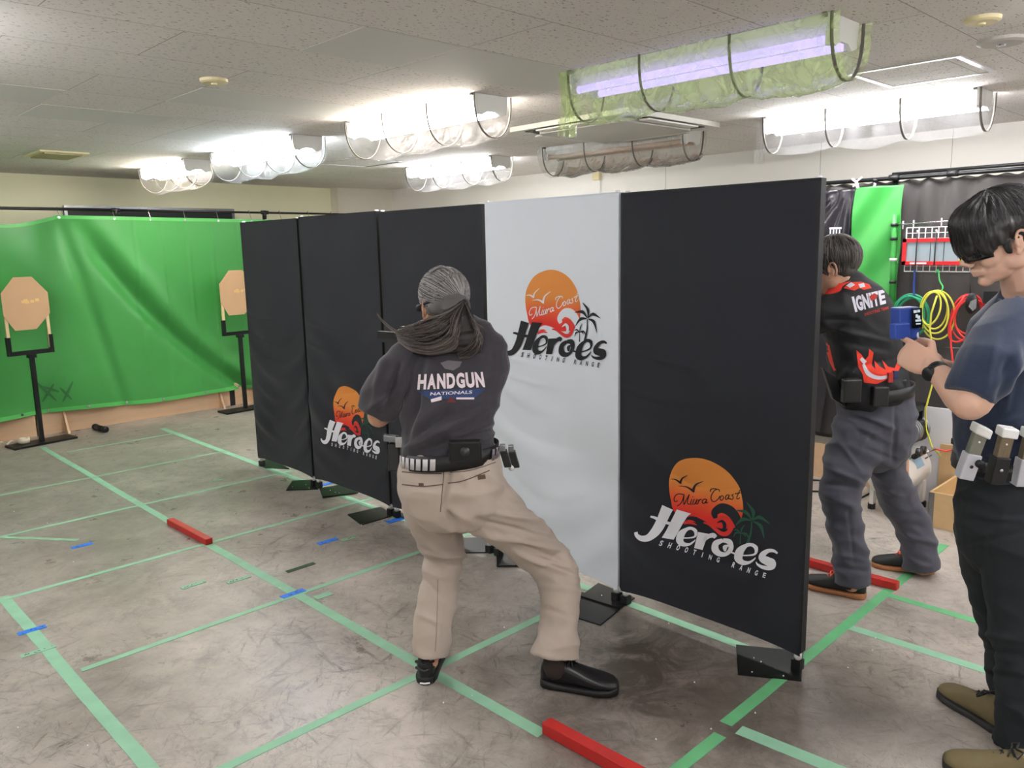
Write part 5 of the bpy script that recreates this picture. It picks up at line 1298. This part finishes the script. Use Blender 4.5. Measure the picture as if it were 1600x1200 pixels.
# shoes
SHB = mat('black_shoe_leather', srgb(20, 20, 23), .35, var=.2); SOL = mat('black_rubber_sole', srgb(16, 16, 17), .55)
hp = fl(664, 1072); s1 = shoe(r1, hp+FW*.005, FW*.98+RT*.06, UP, .29, SHB, SOL, None)
b = MB(); b.tube([hp+RT*-.018+UP*.014-FW*.003, hp+UP*.013-FW*.006, hp+RT*.02+UP*.014-FW*.003], .0035, 6); b.build('reflective_strip', WHT, r1, True)
for zz in (.06, .085): b = MB(); b.tube([hp+RT*-.034+UP*zz+FW*.03, hp+UP*(zz+.004)-FW*.006, hp+RT*.034+UP*zz+FW*.03], .006, 6); b.build('heel_strap', mat('shoe_heel_tab', srgb(40, 42, 46), .4) if zz < .07 else SHB, r1, True)
hp2 = fl(846, 1068); shoe(r1, hp2, (fl(950, 1081)-hp2), UP, .275, SHB, SOL, BLK, 1.06)
PST = pistol(G1+AIM1*.155+UP*.035, AIM1, UP, 'black pistol held out in front of the long-haired person')
#P2P3
# ---------------------------------------------------------------- person 2: man in red-collared black shirt
GTR = mat('slate_grey_trouser_cloth', srgb(68, 68, 79), .85, var=.06, scale=8, bump=.08, bscale=400, sheen=.1)
BTEE = mat('black_sport_shirt', srgb(20, 21, 25), .65, var=.1, scale=5)
r2 = empty('person', fl(1330, 930), 'person in black shirt with red collar and grey trousers aiming behind the last dark panel', 'person')
b = MB()
loft(b, [(1366, 612, 3.52, 55, .12), (1370, 645, 3.52, 58, .135), (1370, 675, 3.52, 58, .135), (1366, 700, 3.53, 47, .13)])
loft(b, [(1348, 665, 3.50, 42, .115), (1338, 700, 3.48, 42, .105), (1320, 735, 3.45, 35, .09), (1312, 765, 3.44, 29, .08), (1316, 800, 3.46, 26.5, .075), (1325, 840, 3.47, 27, .075), (1329, 880, 3.47, 27, .075), (1330, 909, 3.47, 27, .075)], cap=(True, False))
loft(b, [(1392, 665, 3.55, 34, .11), (1388, 700, 3.58, 29, .10), (1384, 738, 3.62, 26, .09), (1402, 776, 3.68, 28, .08), (1424, 815, 3.69, 26, .075), (1436, 850, 3.69, 25, .075), (1440, 887, 3.69, 27, .075)], cap=(True, False))
CR2 = [(1318, 640, 1400, 670, 4, .007), (1315, 655, 1370, 690, 4, -.006), (1310, 690, 1345, 735, 4, .006), (1290, 730, 1340, 750, 4, .008), (1285, 755, 1335, 762, 4, -.008), (1288, 775, 1335, 790, 4, .006), (1345, 690, 1385, 665, 4, .006), (1350, 700, 1400, 720, 4, -.006), (1365, 760, 1410, 775, 4, .006), (1305, 865, 1352, 875, 4, .006), (1303, 885, 1355, 893, 4, -.006), (1415, 835, 1460, 850, 4, .006), (1400, 640, 1395, 720, 4, -.007), (1325, 800, 1335, 880, 3, -.003)]
tr2 = cloth('trousers', b, .007, GTR, r2, .4, [(a_, b_, c_, d_, e_, f_*1.6) for a_, b_, c_, d_, e_, f_ in CR2], 3, .009, (6, 6, 13), 12)
b = MB()
loft(b, [(1362, 618, 3.51, 54, .13), (1358, 590, 3.51, 56, .13), (1350, 550, 3.51, 54, .13), (1343, 510, 3.50, 53, .13), (1337, 480, 3.49, 50, .125), (1330, 462, 3.48, 40, .11), (1316, 441, 3.47, 28, .09)], 2.4)
loft(b, [(1320, 480, 3.44, 30, .085), (1290, 490, 3.46, 27, .085), (1258, 500, 3.52, 26, .075)], 2.1)
loft(b, [(1352, 472, 3.62, 26, .07), (1310, 486, 3.72, 24, .07), (1260, 495, 3.76, 22, .06)], 2.1)
CRS2 = [(1290, 510, 1390, 535, 4, .006), (1300, 530, 1395, 550, 5, -.005), (1310, 600, 1340, 560, 5, .006), (1290, 500, 1340, 500, 4, -.006), (1330, 575, 1400, 560, 5, -.004)]
sh2 = cloth('t_shirt', b, .007, BTEE, r2, .3, [(a_, b_, c_, d_, e_, f_*1.6) for a_, b_, c_, d_, e_, f_ in CRS2], 3, .006, (5, 5, 10), 21)
ts2 = bvh(sh2)
tl = []
x_ = 0
for ch in 'IGNITE':
    w_ = .09 if ch == 'I' else .205
    for f in text_tris(ch, 0, .05): tl.append([Vector((x_+.008+(w_-.016)*p_.x, p_.y)) for p_ in f])
    x_ += w_
IW = mat('shirt_letter_white', srgb(222, 220, 232), .7); IR = mat('shirt_flame_red', srgb(228, 58, 34), .7); ID = mat('shirt_letter_dark_red', srgb(170, 42, 34), .7)
decal('shirt_lettering', quadmap(tl, (1330, 464), (1382, 452), (1385, 474), (1336, 488)), ts2, IW, r2, .002, 4)
decal('shirt_lettering', quadmap(text_tris('SHOOTING TEAM', .1, .03), (1350, 489), (1388, 478), (1389, 483), (1351, 494)), ts2, ID, r2, .002, 4)
decal('shirt_emblem', [[(1358, 463), (1366, 458), (1372, 461), (1368, 468), (1361, 470)]], ts2, ID, r2, .004)
decal('shirt_flame', fan([(1338, 547), (1345, 553), (1352, 562), (1357, 556), (1358, 545), (1365, 551), (1362, 570), (1368, 577), (1366, 563), (1374, 572), (1384, 578), (1378, 562), (1388, 573), (1398, 575), (1402, 565), (1408, 572), (1402, 582), (1388, 592), (1370, 600), (1350, 598), (1348, 585), (1341, 573)]), ts2, IR, r2, .002, 4)
decal('shirt_swoosh', stroke([(1349, 569), (1356, 583), (1370, 590), (1385, 589), (1400, 580)], [4, 7, 6, 5, 1], 4)+stroke([(1345, 560), (1352, 567)], [5, 7]), ts2, IW, r2, .0035, 4)
decal('shirt_shoulder_pattern', fan([(1318, 450), (1328, 441), (1345, 440), (1358, 444), (1362, 450), (1350, 453), (1343, 450), (1335, 454)]), ts2, IR, r2, .002, 4)
decal('shirt_shoulder_pattern', fan([(1322, 446), (1330, 441), (1336, 445), (1328, 450)])+fan([(1341, 444), (1350, 442), (1352, 448), (1344, 450)]), ts2, IW, r2, .0035, 4)
decal('shirt_side_panel', fan([(1291, 535), (1296, 540), (1304, 575), (1307, 578), (1303, 580), (1296, 565), (1291, 548)]), ts2, IR, r2, .002, 4)
HC2 = W(1301, 420, 3.47); F2 = (-RT*.82+FW*.52-UP*.16); R2 = frame(F2, UP)
b = MB(); head(b, HC2, R2, 1.0)
loft(b, [(1362, 618, 3.51, 42, .10), (1350, 550, 3.51, 44, .10), (1341, 500, 3.50, 40, .09), (1328, 474, 3.48, 26, .07), (1316, 448, 3.47, 18, .06)])
G2 = W(1196, 474, 3.62); AIM2 = (-RT*.8+FW*.6).normalized()
for s0, e0, tt in ((W(1318, 482, 3.44), W(1255, 502, 3.50), 0), (W(1346, 488, 3.60), W(1258, 500, 3.76), 1)):
    w0_ = G2+(e0-G2).normalized()*.075; limb(b, [s0, s0.lerp(e0, .5), e0], [.05, .045, .038]); limb(b, [e0, e0.lerp(w0_, .35), w0_], [.038, .037, .026])
    sd = 1 if tt else -1; hand(b, w0_, G2-w0_, (AIM2.cross(UP) if tt else -AIM2.cross(UP)), UP, [.7, .95, 1, 1], .95, .5)
for s_ in ([(1348, 665, 3.50), (1312, 765, 3.44), (1328, 880, 3.47), (1331, 915, 3.47)], [(1392, 665, 3.55), (1402, 776, 3.68), (1436, 850, 3.69), (1441, 890, 3.69)]): limb(b, [W(*q_) for q_ in s_], [.075, .052, .038, .036])
skin('body', b, SK1, r2, .005); b = MB(); limb(b, [W(1329, 895, 3.47), W(1328, 912, 3.47)], [.040, .038]); b.build('sock', SOCK, r2, True); b = MB(); limb(b, [W(1438, 868, 3.69), W(1437, 886, 3.69)], [.040, .038]); b.build('sock', SOCK, r2, True); ears(r2, HC2, R2, SK1)
T2 = lambda x, y, z: HC2+R2 @ Vector((x, y, z))
b = MB(); b.ell(T2(-.018, 0, .05), (.106, .088, .092), R2); b.ell(T2(-.048, 0, -.01), (.050, .066, .055), R2); b.ell(T2(.03, 0, .085), (.07, .07, .055), R2)
vs, ns, fs = remeshed(b, .005, 4); vs = [v+n*.004*noise.noise(Vector(((v-HC2).dot(UP)*40, (v-HC2).dot(FW)*60, (v-HC2).dot(RT)*60))) for v, n in zip(vs, ns)]
HG3 = hairmat('salt_and_pepper_hair', srgb(38, 34, 32), srgb(128, 120, 112))
add_mesh('hair', vs, fs, mat('salt_pepper_hair_mass', srgb(52, 47, 44), .55, var=.15, scale=30), r2, True)
paths = []; c0 = T2(-.018, 0, .045)
for i in range(800):
    a = rnd.uniform(.7, 5.6); el = rnd.uniform(-.85, 1.4); pts = []
    for k in range(5):
        e2 = el-.13*k; st = Vector((math.cos(e2)*math.cos(a), math.cos(e2)*math.sin(a), math.sin(e2)))
        pts.append(c0+R2 @ Vector((st.x*.108, st.y*.090, st.z*.099+.003)))
    paths.append(pts)
strands('hair_strands', r2, HG3, paths, .0013)
COLM = mat('red_collar', srgb(226, 52, 36), .7)
nb = T2(-.045, 0, -.115)
b = MB(); nC = W(1316, 446, 3.47)
vs = []; fs = []; n = 32; NU = (T2(-.03, 0, -.02)-nC).normalized(); A_ = (RT-NU*RT.dot(NU)).normalized()*.082; B_ = NU.cross(A_).normalized()*.085
for i in range(n+1):
    a = 2*math.pi*i/n; c, s_ = math.cos(a), math.sin(a)
    for hh, g in ((-.02, 1.12), (.045, .88), (.043, .82), (-.02, 1.02)): vs.append(nC+(A_*c+B_*s_)*g+NU*hh)
for i in range(n):
    for j in range(3): a = i*4+j; fs.append((a, a+4, a+5, a+1))
add_mesh('collar', vs, fs, COLM, r2, True)
BC2 = W(1366, 610, 3.515); BA2 = (W(1422, 606, 3.515)-W(1310, 618, 3.515))/2
band(r2, 'belt', bpy.data.materials['black_belt'], BC2, BA2*1.02, FW*.145, UP, .05, .004)
for (x_, y_, D_, w_, h_) in ((1374, 619, 3.365, .034, .045), (1330, 610, 3.37, .038, .052), (1404, 604, 3.42, .028, .034)):
    b = MB(); box_at(b, W(x_, y_, D_), RT*w_, UP*h_, FW*.022); bevel(b.build('belt_pouch', BLK, r2), .008)
b = MB(); box_at(b, W(1391, 590, 3.37), RT*.010, UP*.020, FW*.008); b.build('pouch_tab', ID, r2)
b = MB(); box_at(b, W(1399, 586, 3.38), RT*.009, UP*.018, FW*.008); b.build('pouch_tab', mat('navy_tab', srgb(40, 50, 90), .6), r2)
b = MB(); box_at(b, W(1302, 605, 3.46), RT*.03+UP*-.02, UP*.07-RT*.025, FW*.02); bevel(b.build('holster', BLKM, r2), .006)
DSH = mat('black_trail_shoe', srgb(28, 32, 34), .6, var=.1); TANS = mat('tan_sole', srgb(160, 104, 62), .6); ORL = mat('orange_laces', srgb(240, 90, 66), .5)
h_ = fl(1352, 936); t_2 = fl(1268, 915); s_ = shoe(r2, h_, t_2-h_, UP, .285, DSH, TANS, ORL, 1.0, .05)
h_ = fl(1460, 900)+UP*.012; t_2 = fl(1388, 886); shoe(r2, h_, t_2-h_, UP-(t_2-h_).normalized()*-.10, .285, DSH, TANS, ORL, 1.0, .05)
pistol(G2+AIM2*.17+UP*.03, AIM2, UP, 'black pistol held by the person behind the last dark panel, hidden from this view')
# ---------------------------------------------------------------- person 3: young man with the timer
NAVY = mat('navy_heather_t_shirt', srgb(34, 45, 68), .9, var=.16, scale=120, bump=.06, bscale=400, sheen=.2)
BTR = mat('near_black_trouser_cloth', srgb(20, 27, 32), .85, var=.08, scale=6)
r3 = empty('person', fl(1570, 1150), 'young person with black hair and navy shirt looking down at a blue timer', 'person')
b = MB()
loft(b, [(1578, 715, 2.42, 76, .125), (1578, 760, 2.42, 75, .13), (1577, 810, 2.43, 76, .14), (1580, 850, 2.44, 72, .14)])
loft(b, [(1562, 820, 2.50, 64, .11), (1566, 880, 2.52, 58, .10), (1574, 940, 2.54, 50, .09), (1588, 1000, 2.56, 46, .08), (1593, 1050, 2.56, 44, .08), (1596, 1092, 2.55, 44, .08)], cap=(True, False))
loft(b, [(1600, 820, 2.36, 66, .11), (1604, 900, 2.36, 62, .10), (1608, 980, 2.35, 56, .09), (1614, 1060, 2.33, 52, .085), (1612, 1120, 2.31, 50, .08), (1610, 1166, 2.30, 50, .08)], cap=(True, False))
CR3 = [(1500, 800, 1600, 815, 5, .005), (1505, 770, 1560, 740, 5, .006), (1510, 850, 1600, 830, 5, -.005), (1530, 990, 1600, 1000, 6, .008), (1540, 1015, 1600, 1025, 5, -.007), (1540, 1045, 1600, 1050, 5, .006), (1565, 1100, 1600, 1110, 5, .006), (1525, 755, 1535, 700, 4, .006)]
tr3 = cloth('trousers', b, .007, BTR, r3, .3, [(a_, b_, c_, d_, e_, f_*1.6) for a_, b_, c_, d_, e_, f_ in CR3], 3, .008, (5, 5, 10), 31)
b = MB()
loft(b, [(1572, 724, 2.42, 75, .125), (1574, 690, 2.42, 76, .125), (1578, 650, 2.42, 77, .13), (1588, 600, 2.42, 80, .135), (1598, 550, 2.42, 82, .14), (1606, 510, 2.42, 74, .15), (1612, 480, 2.41, 54, .13), (1606, 458, 2.40, 36, .08)], 2.4)
loft(b, [(1592, 500, 2.27, 46, .085), (1572, 530, 2.22, 46, .085), (1545, 570, 2.17, 44, .08), (1524, 606, 2.15, 40, .07), (1517, 620, 2.145, 38, .065)], 2.1, False)
loft(b, [(1608, 500, 2.56, 46, .085), (1572, 540, 2.62, 44, .08), (1545, 575, 2.66, 38, .07)], 2.1)
CRS3 = [(1530, 520, 1500, 600, 6, .003), (1560, 520, 1535, 620, 7, .004), (1575, 560, 1555, 640, 7, -.007), (1590, 540, 1570, 640, 6, .006), (1510, 680, 1600, 650, 6, .006), (1505, 700, 1600, 690, 5, -.006), (1560, 600, 1600, 560, 7, .006), (1500, 715, 1600, 712, 4, .006)]
sh3 = cloth('t_shirt', b, .006, NAVY, r3, -.5, [(a_, b_, c_, d_, e_, f_*1.5) for a_, b_, c_, d_, e_, f_ in CRS3], 3, .007, (5, 5, 9), 41)
HC3 = W(1563, 376, 2.375); ti = math.radians(20)
F3 = (-RT*math.cos(ti)-UP*math.sin(ti)+FW*.05); R3 = frame(F3, UP*math.cos(ti)-RT*math.sin(ti)); s3 = 1.0
b = MB(); head(b, HC3, R3, s3)
T3 = lambda x, y, z: HC3+R3 @ Vector((x, y, z))
limb(b, [T3(-.035, 0, -.07), W(1602, 455, 2.40), W(1612, 490, 2.41)], [.056, .062, .075])
loft(b, [(1572, 724, 2.42, 60, .10), (1578, 650, 2.42, 60, .10), (1598, 550, 2.42, 66, .11), (1610, 500, 2.41, 50, .11), (1606, 470, 2.40, 34, .07)])
sL = W(1585, 515, 2.24); eL = W(1518, 632, 2.13); wL = W(1459, 576, 2.31)
limb(b, [sL, sL.lerp(eL, .5), sL.lerp(eL, .85), eL], [.055, .054, .050, .046]); mb_ = eL.lerp(wL, .3)+UP*-.004
limb(b, [eL, mb_, eL.lerp(wL, .7), wL], [.048, .047, .036, .028])
hd = (W(1405, 545, 2.40)-wL).normalized()
hand(b, wL, hd, -FW*.92-UP*.05+RT*-.1, UP, [.15, .9, 1.0, 1.05], 1.06, 1.0)
sR = W(1605, 515, 2.56); eR = W(1530, 600, 2.68); wR = W(1466, 572, 2.52)
limb(b, [sR, sR.lerp(eR, .5), eR], [.052, .048, .042]); limb(b, [eR, eR.lerp(wR, .35), wR], [.042, .040, .028])
hand(b, wR, W(1428, 560, 2.54)-wR, FW, UP, [1, 1, 1, 1], .95, .9)
for s_ in ([(1562, 820, 2.50), (1574, 940, 2.54), (1593, 1050, 2.56), (1596, 1105, 2.55)], [(1600, 820, 2.36), (1608, 980, 2.35), (1614, 1060, 2.33), (1608, 1172, 2.30)]): limb(b, [W(*q_) for q_ in s_], [.08, .06, .045, .04])
skin('body', b, SK3, r3, .004, 3); ears(r3, HC3, R3, SK3)
# hair: thick mop with long fringe
b = MB()
for c_, r_ in (((-.02, 0, .068), (.116, .097, .088)), ((.045, 0, .070), (.078, .084, .070)), ((.078, 0, .040), (.046, .072, .052)), ((.098, 0, .016), (.026, .058, .034)), ((-.07, 0, .01), (.062, .086, .075)), ((-.065, 0, -.045), (.040, .066, .040))):
    b.ell(T3(*c_), r_, R3)
for y_ in (-1, 1):
    b.ell(T3(.045, y_*.070, .034), (.036, .020, .034), R3); b.ell(T3(.066, y_*.058, .016), (.03, .02, .034), R3); b.ell(T3(-.072, y_*.066, .005), (.030, .022, .050), R3); b.ell(T3(-.006, y_*.078, .052), (.05, .020, .020), R3)
    b.ell(T3(.020, y_*.071, -.008), (.010, .010, .028), R3)
vs, ns, fs = remeshed(b, .0045, 3)
def hn(v):
    q_ = R3.transposed() @ (v-HC3); an = math.atan2(q_.y, q_.x+.02); return noise.noise(Vector((an*9, q_.z*6, 2)))*.005+noise.noise(Vector((an*24, q_.z*9, 7)))*.0025
vs = [v+n*hn(v) for v, n in zip(vs, ns)]
add_mesh('hair', vs, fs, HB, r3, True)
crown = Vector((-.045, .01, .155)); paths = []
bt = BVHTree.FromPolygons(vs, fs)
for i in range(700):
    a = rnd.uniform(-math.pi, math.pi); ext = rnd.uniform(.75, 1.0)
    ext *= .72 if 1.0 < abs(a) < 2.2 else 1
    pts = []
    for k in range(9):
        t = (k+.6)/8.6*ext; el = math.pi/2*(1-t*1.10)
        d_ = R3 @ Vector((math.cos(el)*math.cos(a)*1.1, math.cos(el)*math.sin(a), math.sin(el)+.0))
        o_ = T3(0, 0, .035); h = bt.ray_cast(o_+d_*.3, -d_)
        if h[0]: pts.append(h[0]+h[1]*.0015)
    if len(pts) > 3: paths.append(pts)
strands('hair_strands', r3, HB, paths, .0014)
paths = []
for i in range(90):      # fringe tips over the brow
    y_ = rnd.uniform(-.062, .062); x_ = .108-.35*abs(y_)-.0+rnd.uniform(-.004, .006)
    pts = [T3(x_-.006, y_, .06), T3(x_+.006, y_*1.0, .035), T3(x_+.008, y_+rnd.uniform(-.004, .004), .012), T3(x_+.004, y_+rnd.uniform(-.008, .008), -.006-rnd.uniform(0, .012))]
    paths.append(pts)
strands('fringe', r3, HB, paths, .002)
# dark glasses
GLS = mat('dark_glasses_lens', srgb(12, 12, 13), .12, spec=.8)
vs, fs = grid_mesh(lambda u, v: T3(.118-.055*abs(2*u-1)**2.2, (2*u-1)*.066, .016-.040*v), 24, 5, tuple(R3 @ Vector((-.003, 0, 0)))); gl = add_mesh('sunglasses', vs, fs, GLS, r3, True)
b = MB()
for y_ in (-1, 1): b.tube([T3(.064, y_*.066, .006), T3(.03, y_*.078, .004), T3(-.01, y_*.082, .008)], .003, 6)
b.v = b.v; b.build('glasses_arm', BLK, r3, True)
for y_ in (-1, 1): MB().ell(T3(.080, y_*.031, .002), (.012,)*3).build('eye', WHT, r3, True)
# neckline ribbing
nC = W(1605, 466, 2.40); NU = (T3(-.04, 0, -.05)-nC).normalized(); A_ = (RT-NU*RT.dot(NU)).normalized()*.068; B_ = NU.cross(A_).normalized()*.072
pts = [nC+A_*math.cos(2*math.pi*i/28)+B_*math.sin(2*math.pi*i/28)+NU*.012 for i in range(29)]
MB().tube(pts, .007, 8).build('neckline', NAVY, r3, True)
# watch
wd_ = (wL-eL).normalized(); wc = wL-wd_*.022; WA = wd_.cross(CF).normalized()
b = MB(); b.tube([wc-wd_*.013, wc-wd_*.011, wc+wd_*.011, wc+wd_*.013], [.0315, .0335, .033, .031], 28); b.build('watch_strap', BLK, r3, True)
wf = wc-WA*.032-CF*.012 if (wc-WA*.03).x < wc.x else wc+WA*.032-CF*.012
nrm = (wf-wc).normalized(); b = MB(); b.tube([wf-nrm*.006, wf+nrm*.005, wf+nrm*.008], [.021, .021, .018], 24); b.build('watch_case', BLKM, r3, True)
# belt and magazine pouches
BC3 = W(1576, 722, 2.42); BA3 = (W(1652, 722, 2.42)-W(1500, 722, 2.42))/2
band(r3, 'belt', bpy.data.materials['black_belt'], BC3, BA3*1.03, FW*.142, UP, .048, .004)
MGW = mat('white_pouch_cap', srgb(236, 236, 234), .4); MGB = mat('brown_striped_magazine', srgb(120, 106, 86), .4, .4, var=.3, scale=30, stretch=(8, 8, .5)); MGG = mat('grey_magazine', srgb(132, 132, 122), .35, .6, var=.1); LGP = mat('light_grey_pouch', srgb(186, 186, 194), .45, .1)
def magp(xt, yt, xb, yb, D_, wpx, mm, mp_, cw, nm):
    top = W(xt, yt, D_); bot = W(xb, yb, D_+.02); ax = (top-bot).normalized(); sd = ax.cross(CF).normalized(); sd = sd if sd.dot(RT) > 0 else -sd; dp = ax.cross(sd).normalized(); k = scl(top); w_ = wpx*k
    L_ = (top-bot).length
    P_ = lambda t: bot+ax*L_*t
    m0 = empty('magazine_pouch', bot, None, None); m0.parent = r3; m0.location = bot-ORG[r3.name]
    b = MB(); box_at(b, P_(.22), sd*w_*1.12, ax*L_*.24, dp*.018); bevel(b.build('pouch_shell', mp_, m0), .003)
    b = MB(); box_at(b, P_(.62), sd*w_*.95, ax*L_*.22, dp*.012); bevel(b.build('magazine', mm, m0), .003)
    b = MB(); box_at(b, P_(.90), sd*w_*1.25+ax*-cw, ax*L_*.085, dp*.020); bevel(b.build('base_pad', MGW, m0), .005, 3)
    q_ = P_(.25)-CF*.0; f_ = dp if dp.dot(CF) < 0 else -dp
    MB().tube([P_(.24)+f_*.017, P_(.24)+f_*.020], .005, 12).build('screw', CHR if mp_ is BLK else BLK, m0, True)
    MB().tube([P_(.70)+f_*.011, P_(.70)+f_*.0135], .003, 10).build('hole', WHT, m0, True)
magp(1536, 664, 1506, 745, 2.24, 10.5, MGG, LGP, .006, 'a'); magp(1576, 666, 1554, 752, 2.25, 10.5, MGB, BLK, .002, 'b'); magp(1614, 668, 1594, 756, 2.26, 10.5, MGB, LGP, .002, 'c')
q_ = W(1526, 722, 2.25); b = MB(); b.tube([q_, q_-FW*.03+RT*-.004], .012, 12); b.tube([q_+RT*.02, q_+RT*.02-UP*.03], .012, 10); b.build('pouch_knob', BLKM, r3, True)
b = MB(); box_at(b, W(1495, 690, 2.45), RT*.012, UP*.009, FW*.012); b.build('belt_tab', BLK, r3)
# olive hiking shoes
OLV = mat('olive_brown_suede', srgb(104, 92, 62), .8, var=.15, scale=40); DSOL = mat('dark_rubber_sole', srgb(34, 34, 34), .7)
h_ = fl(1560, 1135); t_2 = fl(1478, 1078); d_ = (t_2-h_).normalized(); shoe(r3, fl(1474, 1082)-d_*.285, d_, UP, .285, OLV, DSOL, BLK)
h_ = fl(1608, 1222); t_2 = fl(1474, 1192); d_ = (t_2-h_).normalized(); shoe(r3, fl(1472, 1196)-d_*.29, d_, UP, .29, OLV, DSOL, BLK)
# hand-held blue timer
tc = W(1413, 503, 2.44); k = scl(tc); BL_ = mat('blue_timer_case', srgb(44, 70, 150), .4, var=.05); r4 = empty('shot_timer', tc-UP*.06, 'blue handheld shot timer with a lit display, held by the young person', 'timer')
TX = (RT*.93+FW*.36).normalized(); TY = TX.cross(UP).normalized(); TZ = (UP*.99+TX*-.10).normalized()
def TP(x, y, z): return W(x, y, 2.44)+TY*z
b = MB(); box_at(b, W(1414, 505, 2.44), TX*.040, TZ*.050, TY*.020); bevel(b.build('case', BL_, r4), .006, 3)
b = MB(); box_at(b, W(1406, 517, 2.405), TX*.030, TZ*.024, TY*.012); bevel(b.build('lower_shell', BL_, r4), .004, 2)
sgn = -1 if TY.dot(CF) > 0 else 1
c_ = W(1424, 496, 2.44)+TY*sgn*.0205; b = MB(); box_at(b, c_, TX*.020, TZ*.030, TY*.001); b.build('display', mat('display_black', srgb(14, 16, 22), .15), r4)
DSP = emis('display_digits', (.85, .95, 1, 1), .4)
for (x_, z_, w_, h_) in ((-.008, .020, .006, .004), (.006, .021, .005, .004), (-.002, .006, .004, .005), (.006, .002, .005, .005), (.004, -.008, .011, .003), (.004, -.018, .009, .002)):
    b = MB(); box_at(b, c_+TX*x_+TZ*z_+TY*sgn*.0014, TX*w_, TZ*h_, TY*.0004); b.build('display_digit', DSP, r4)
b = MB(); box_at(b, W(1408, 490, 2.44)+TY*sgn*.0205, TX*.006, TZ*.020, TY*.001); b.build('side_button', mat('dark_red_plastic', srgb(70, 40, 60), .4), r4)
b = MB(); b.tube([W(1433, 515, 2.44), W(1434, 525, 2.43), W(1437, 532, 2.42)], .003, 6); b.build('lanyard', WHT, r4, True)
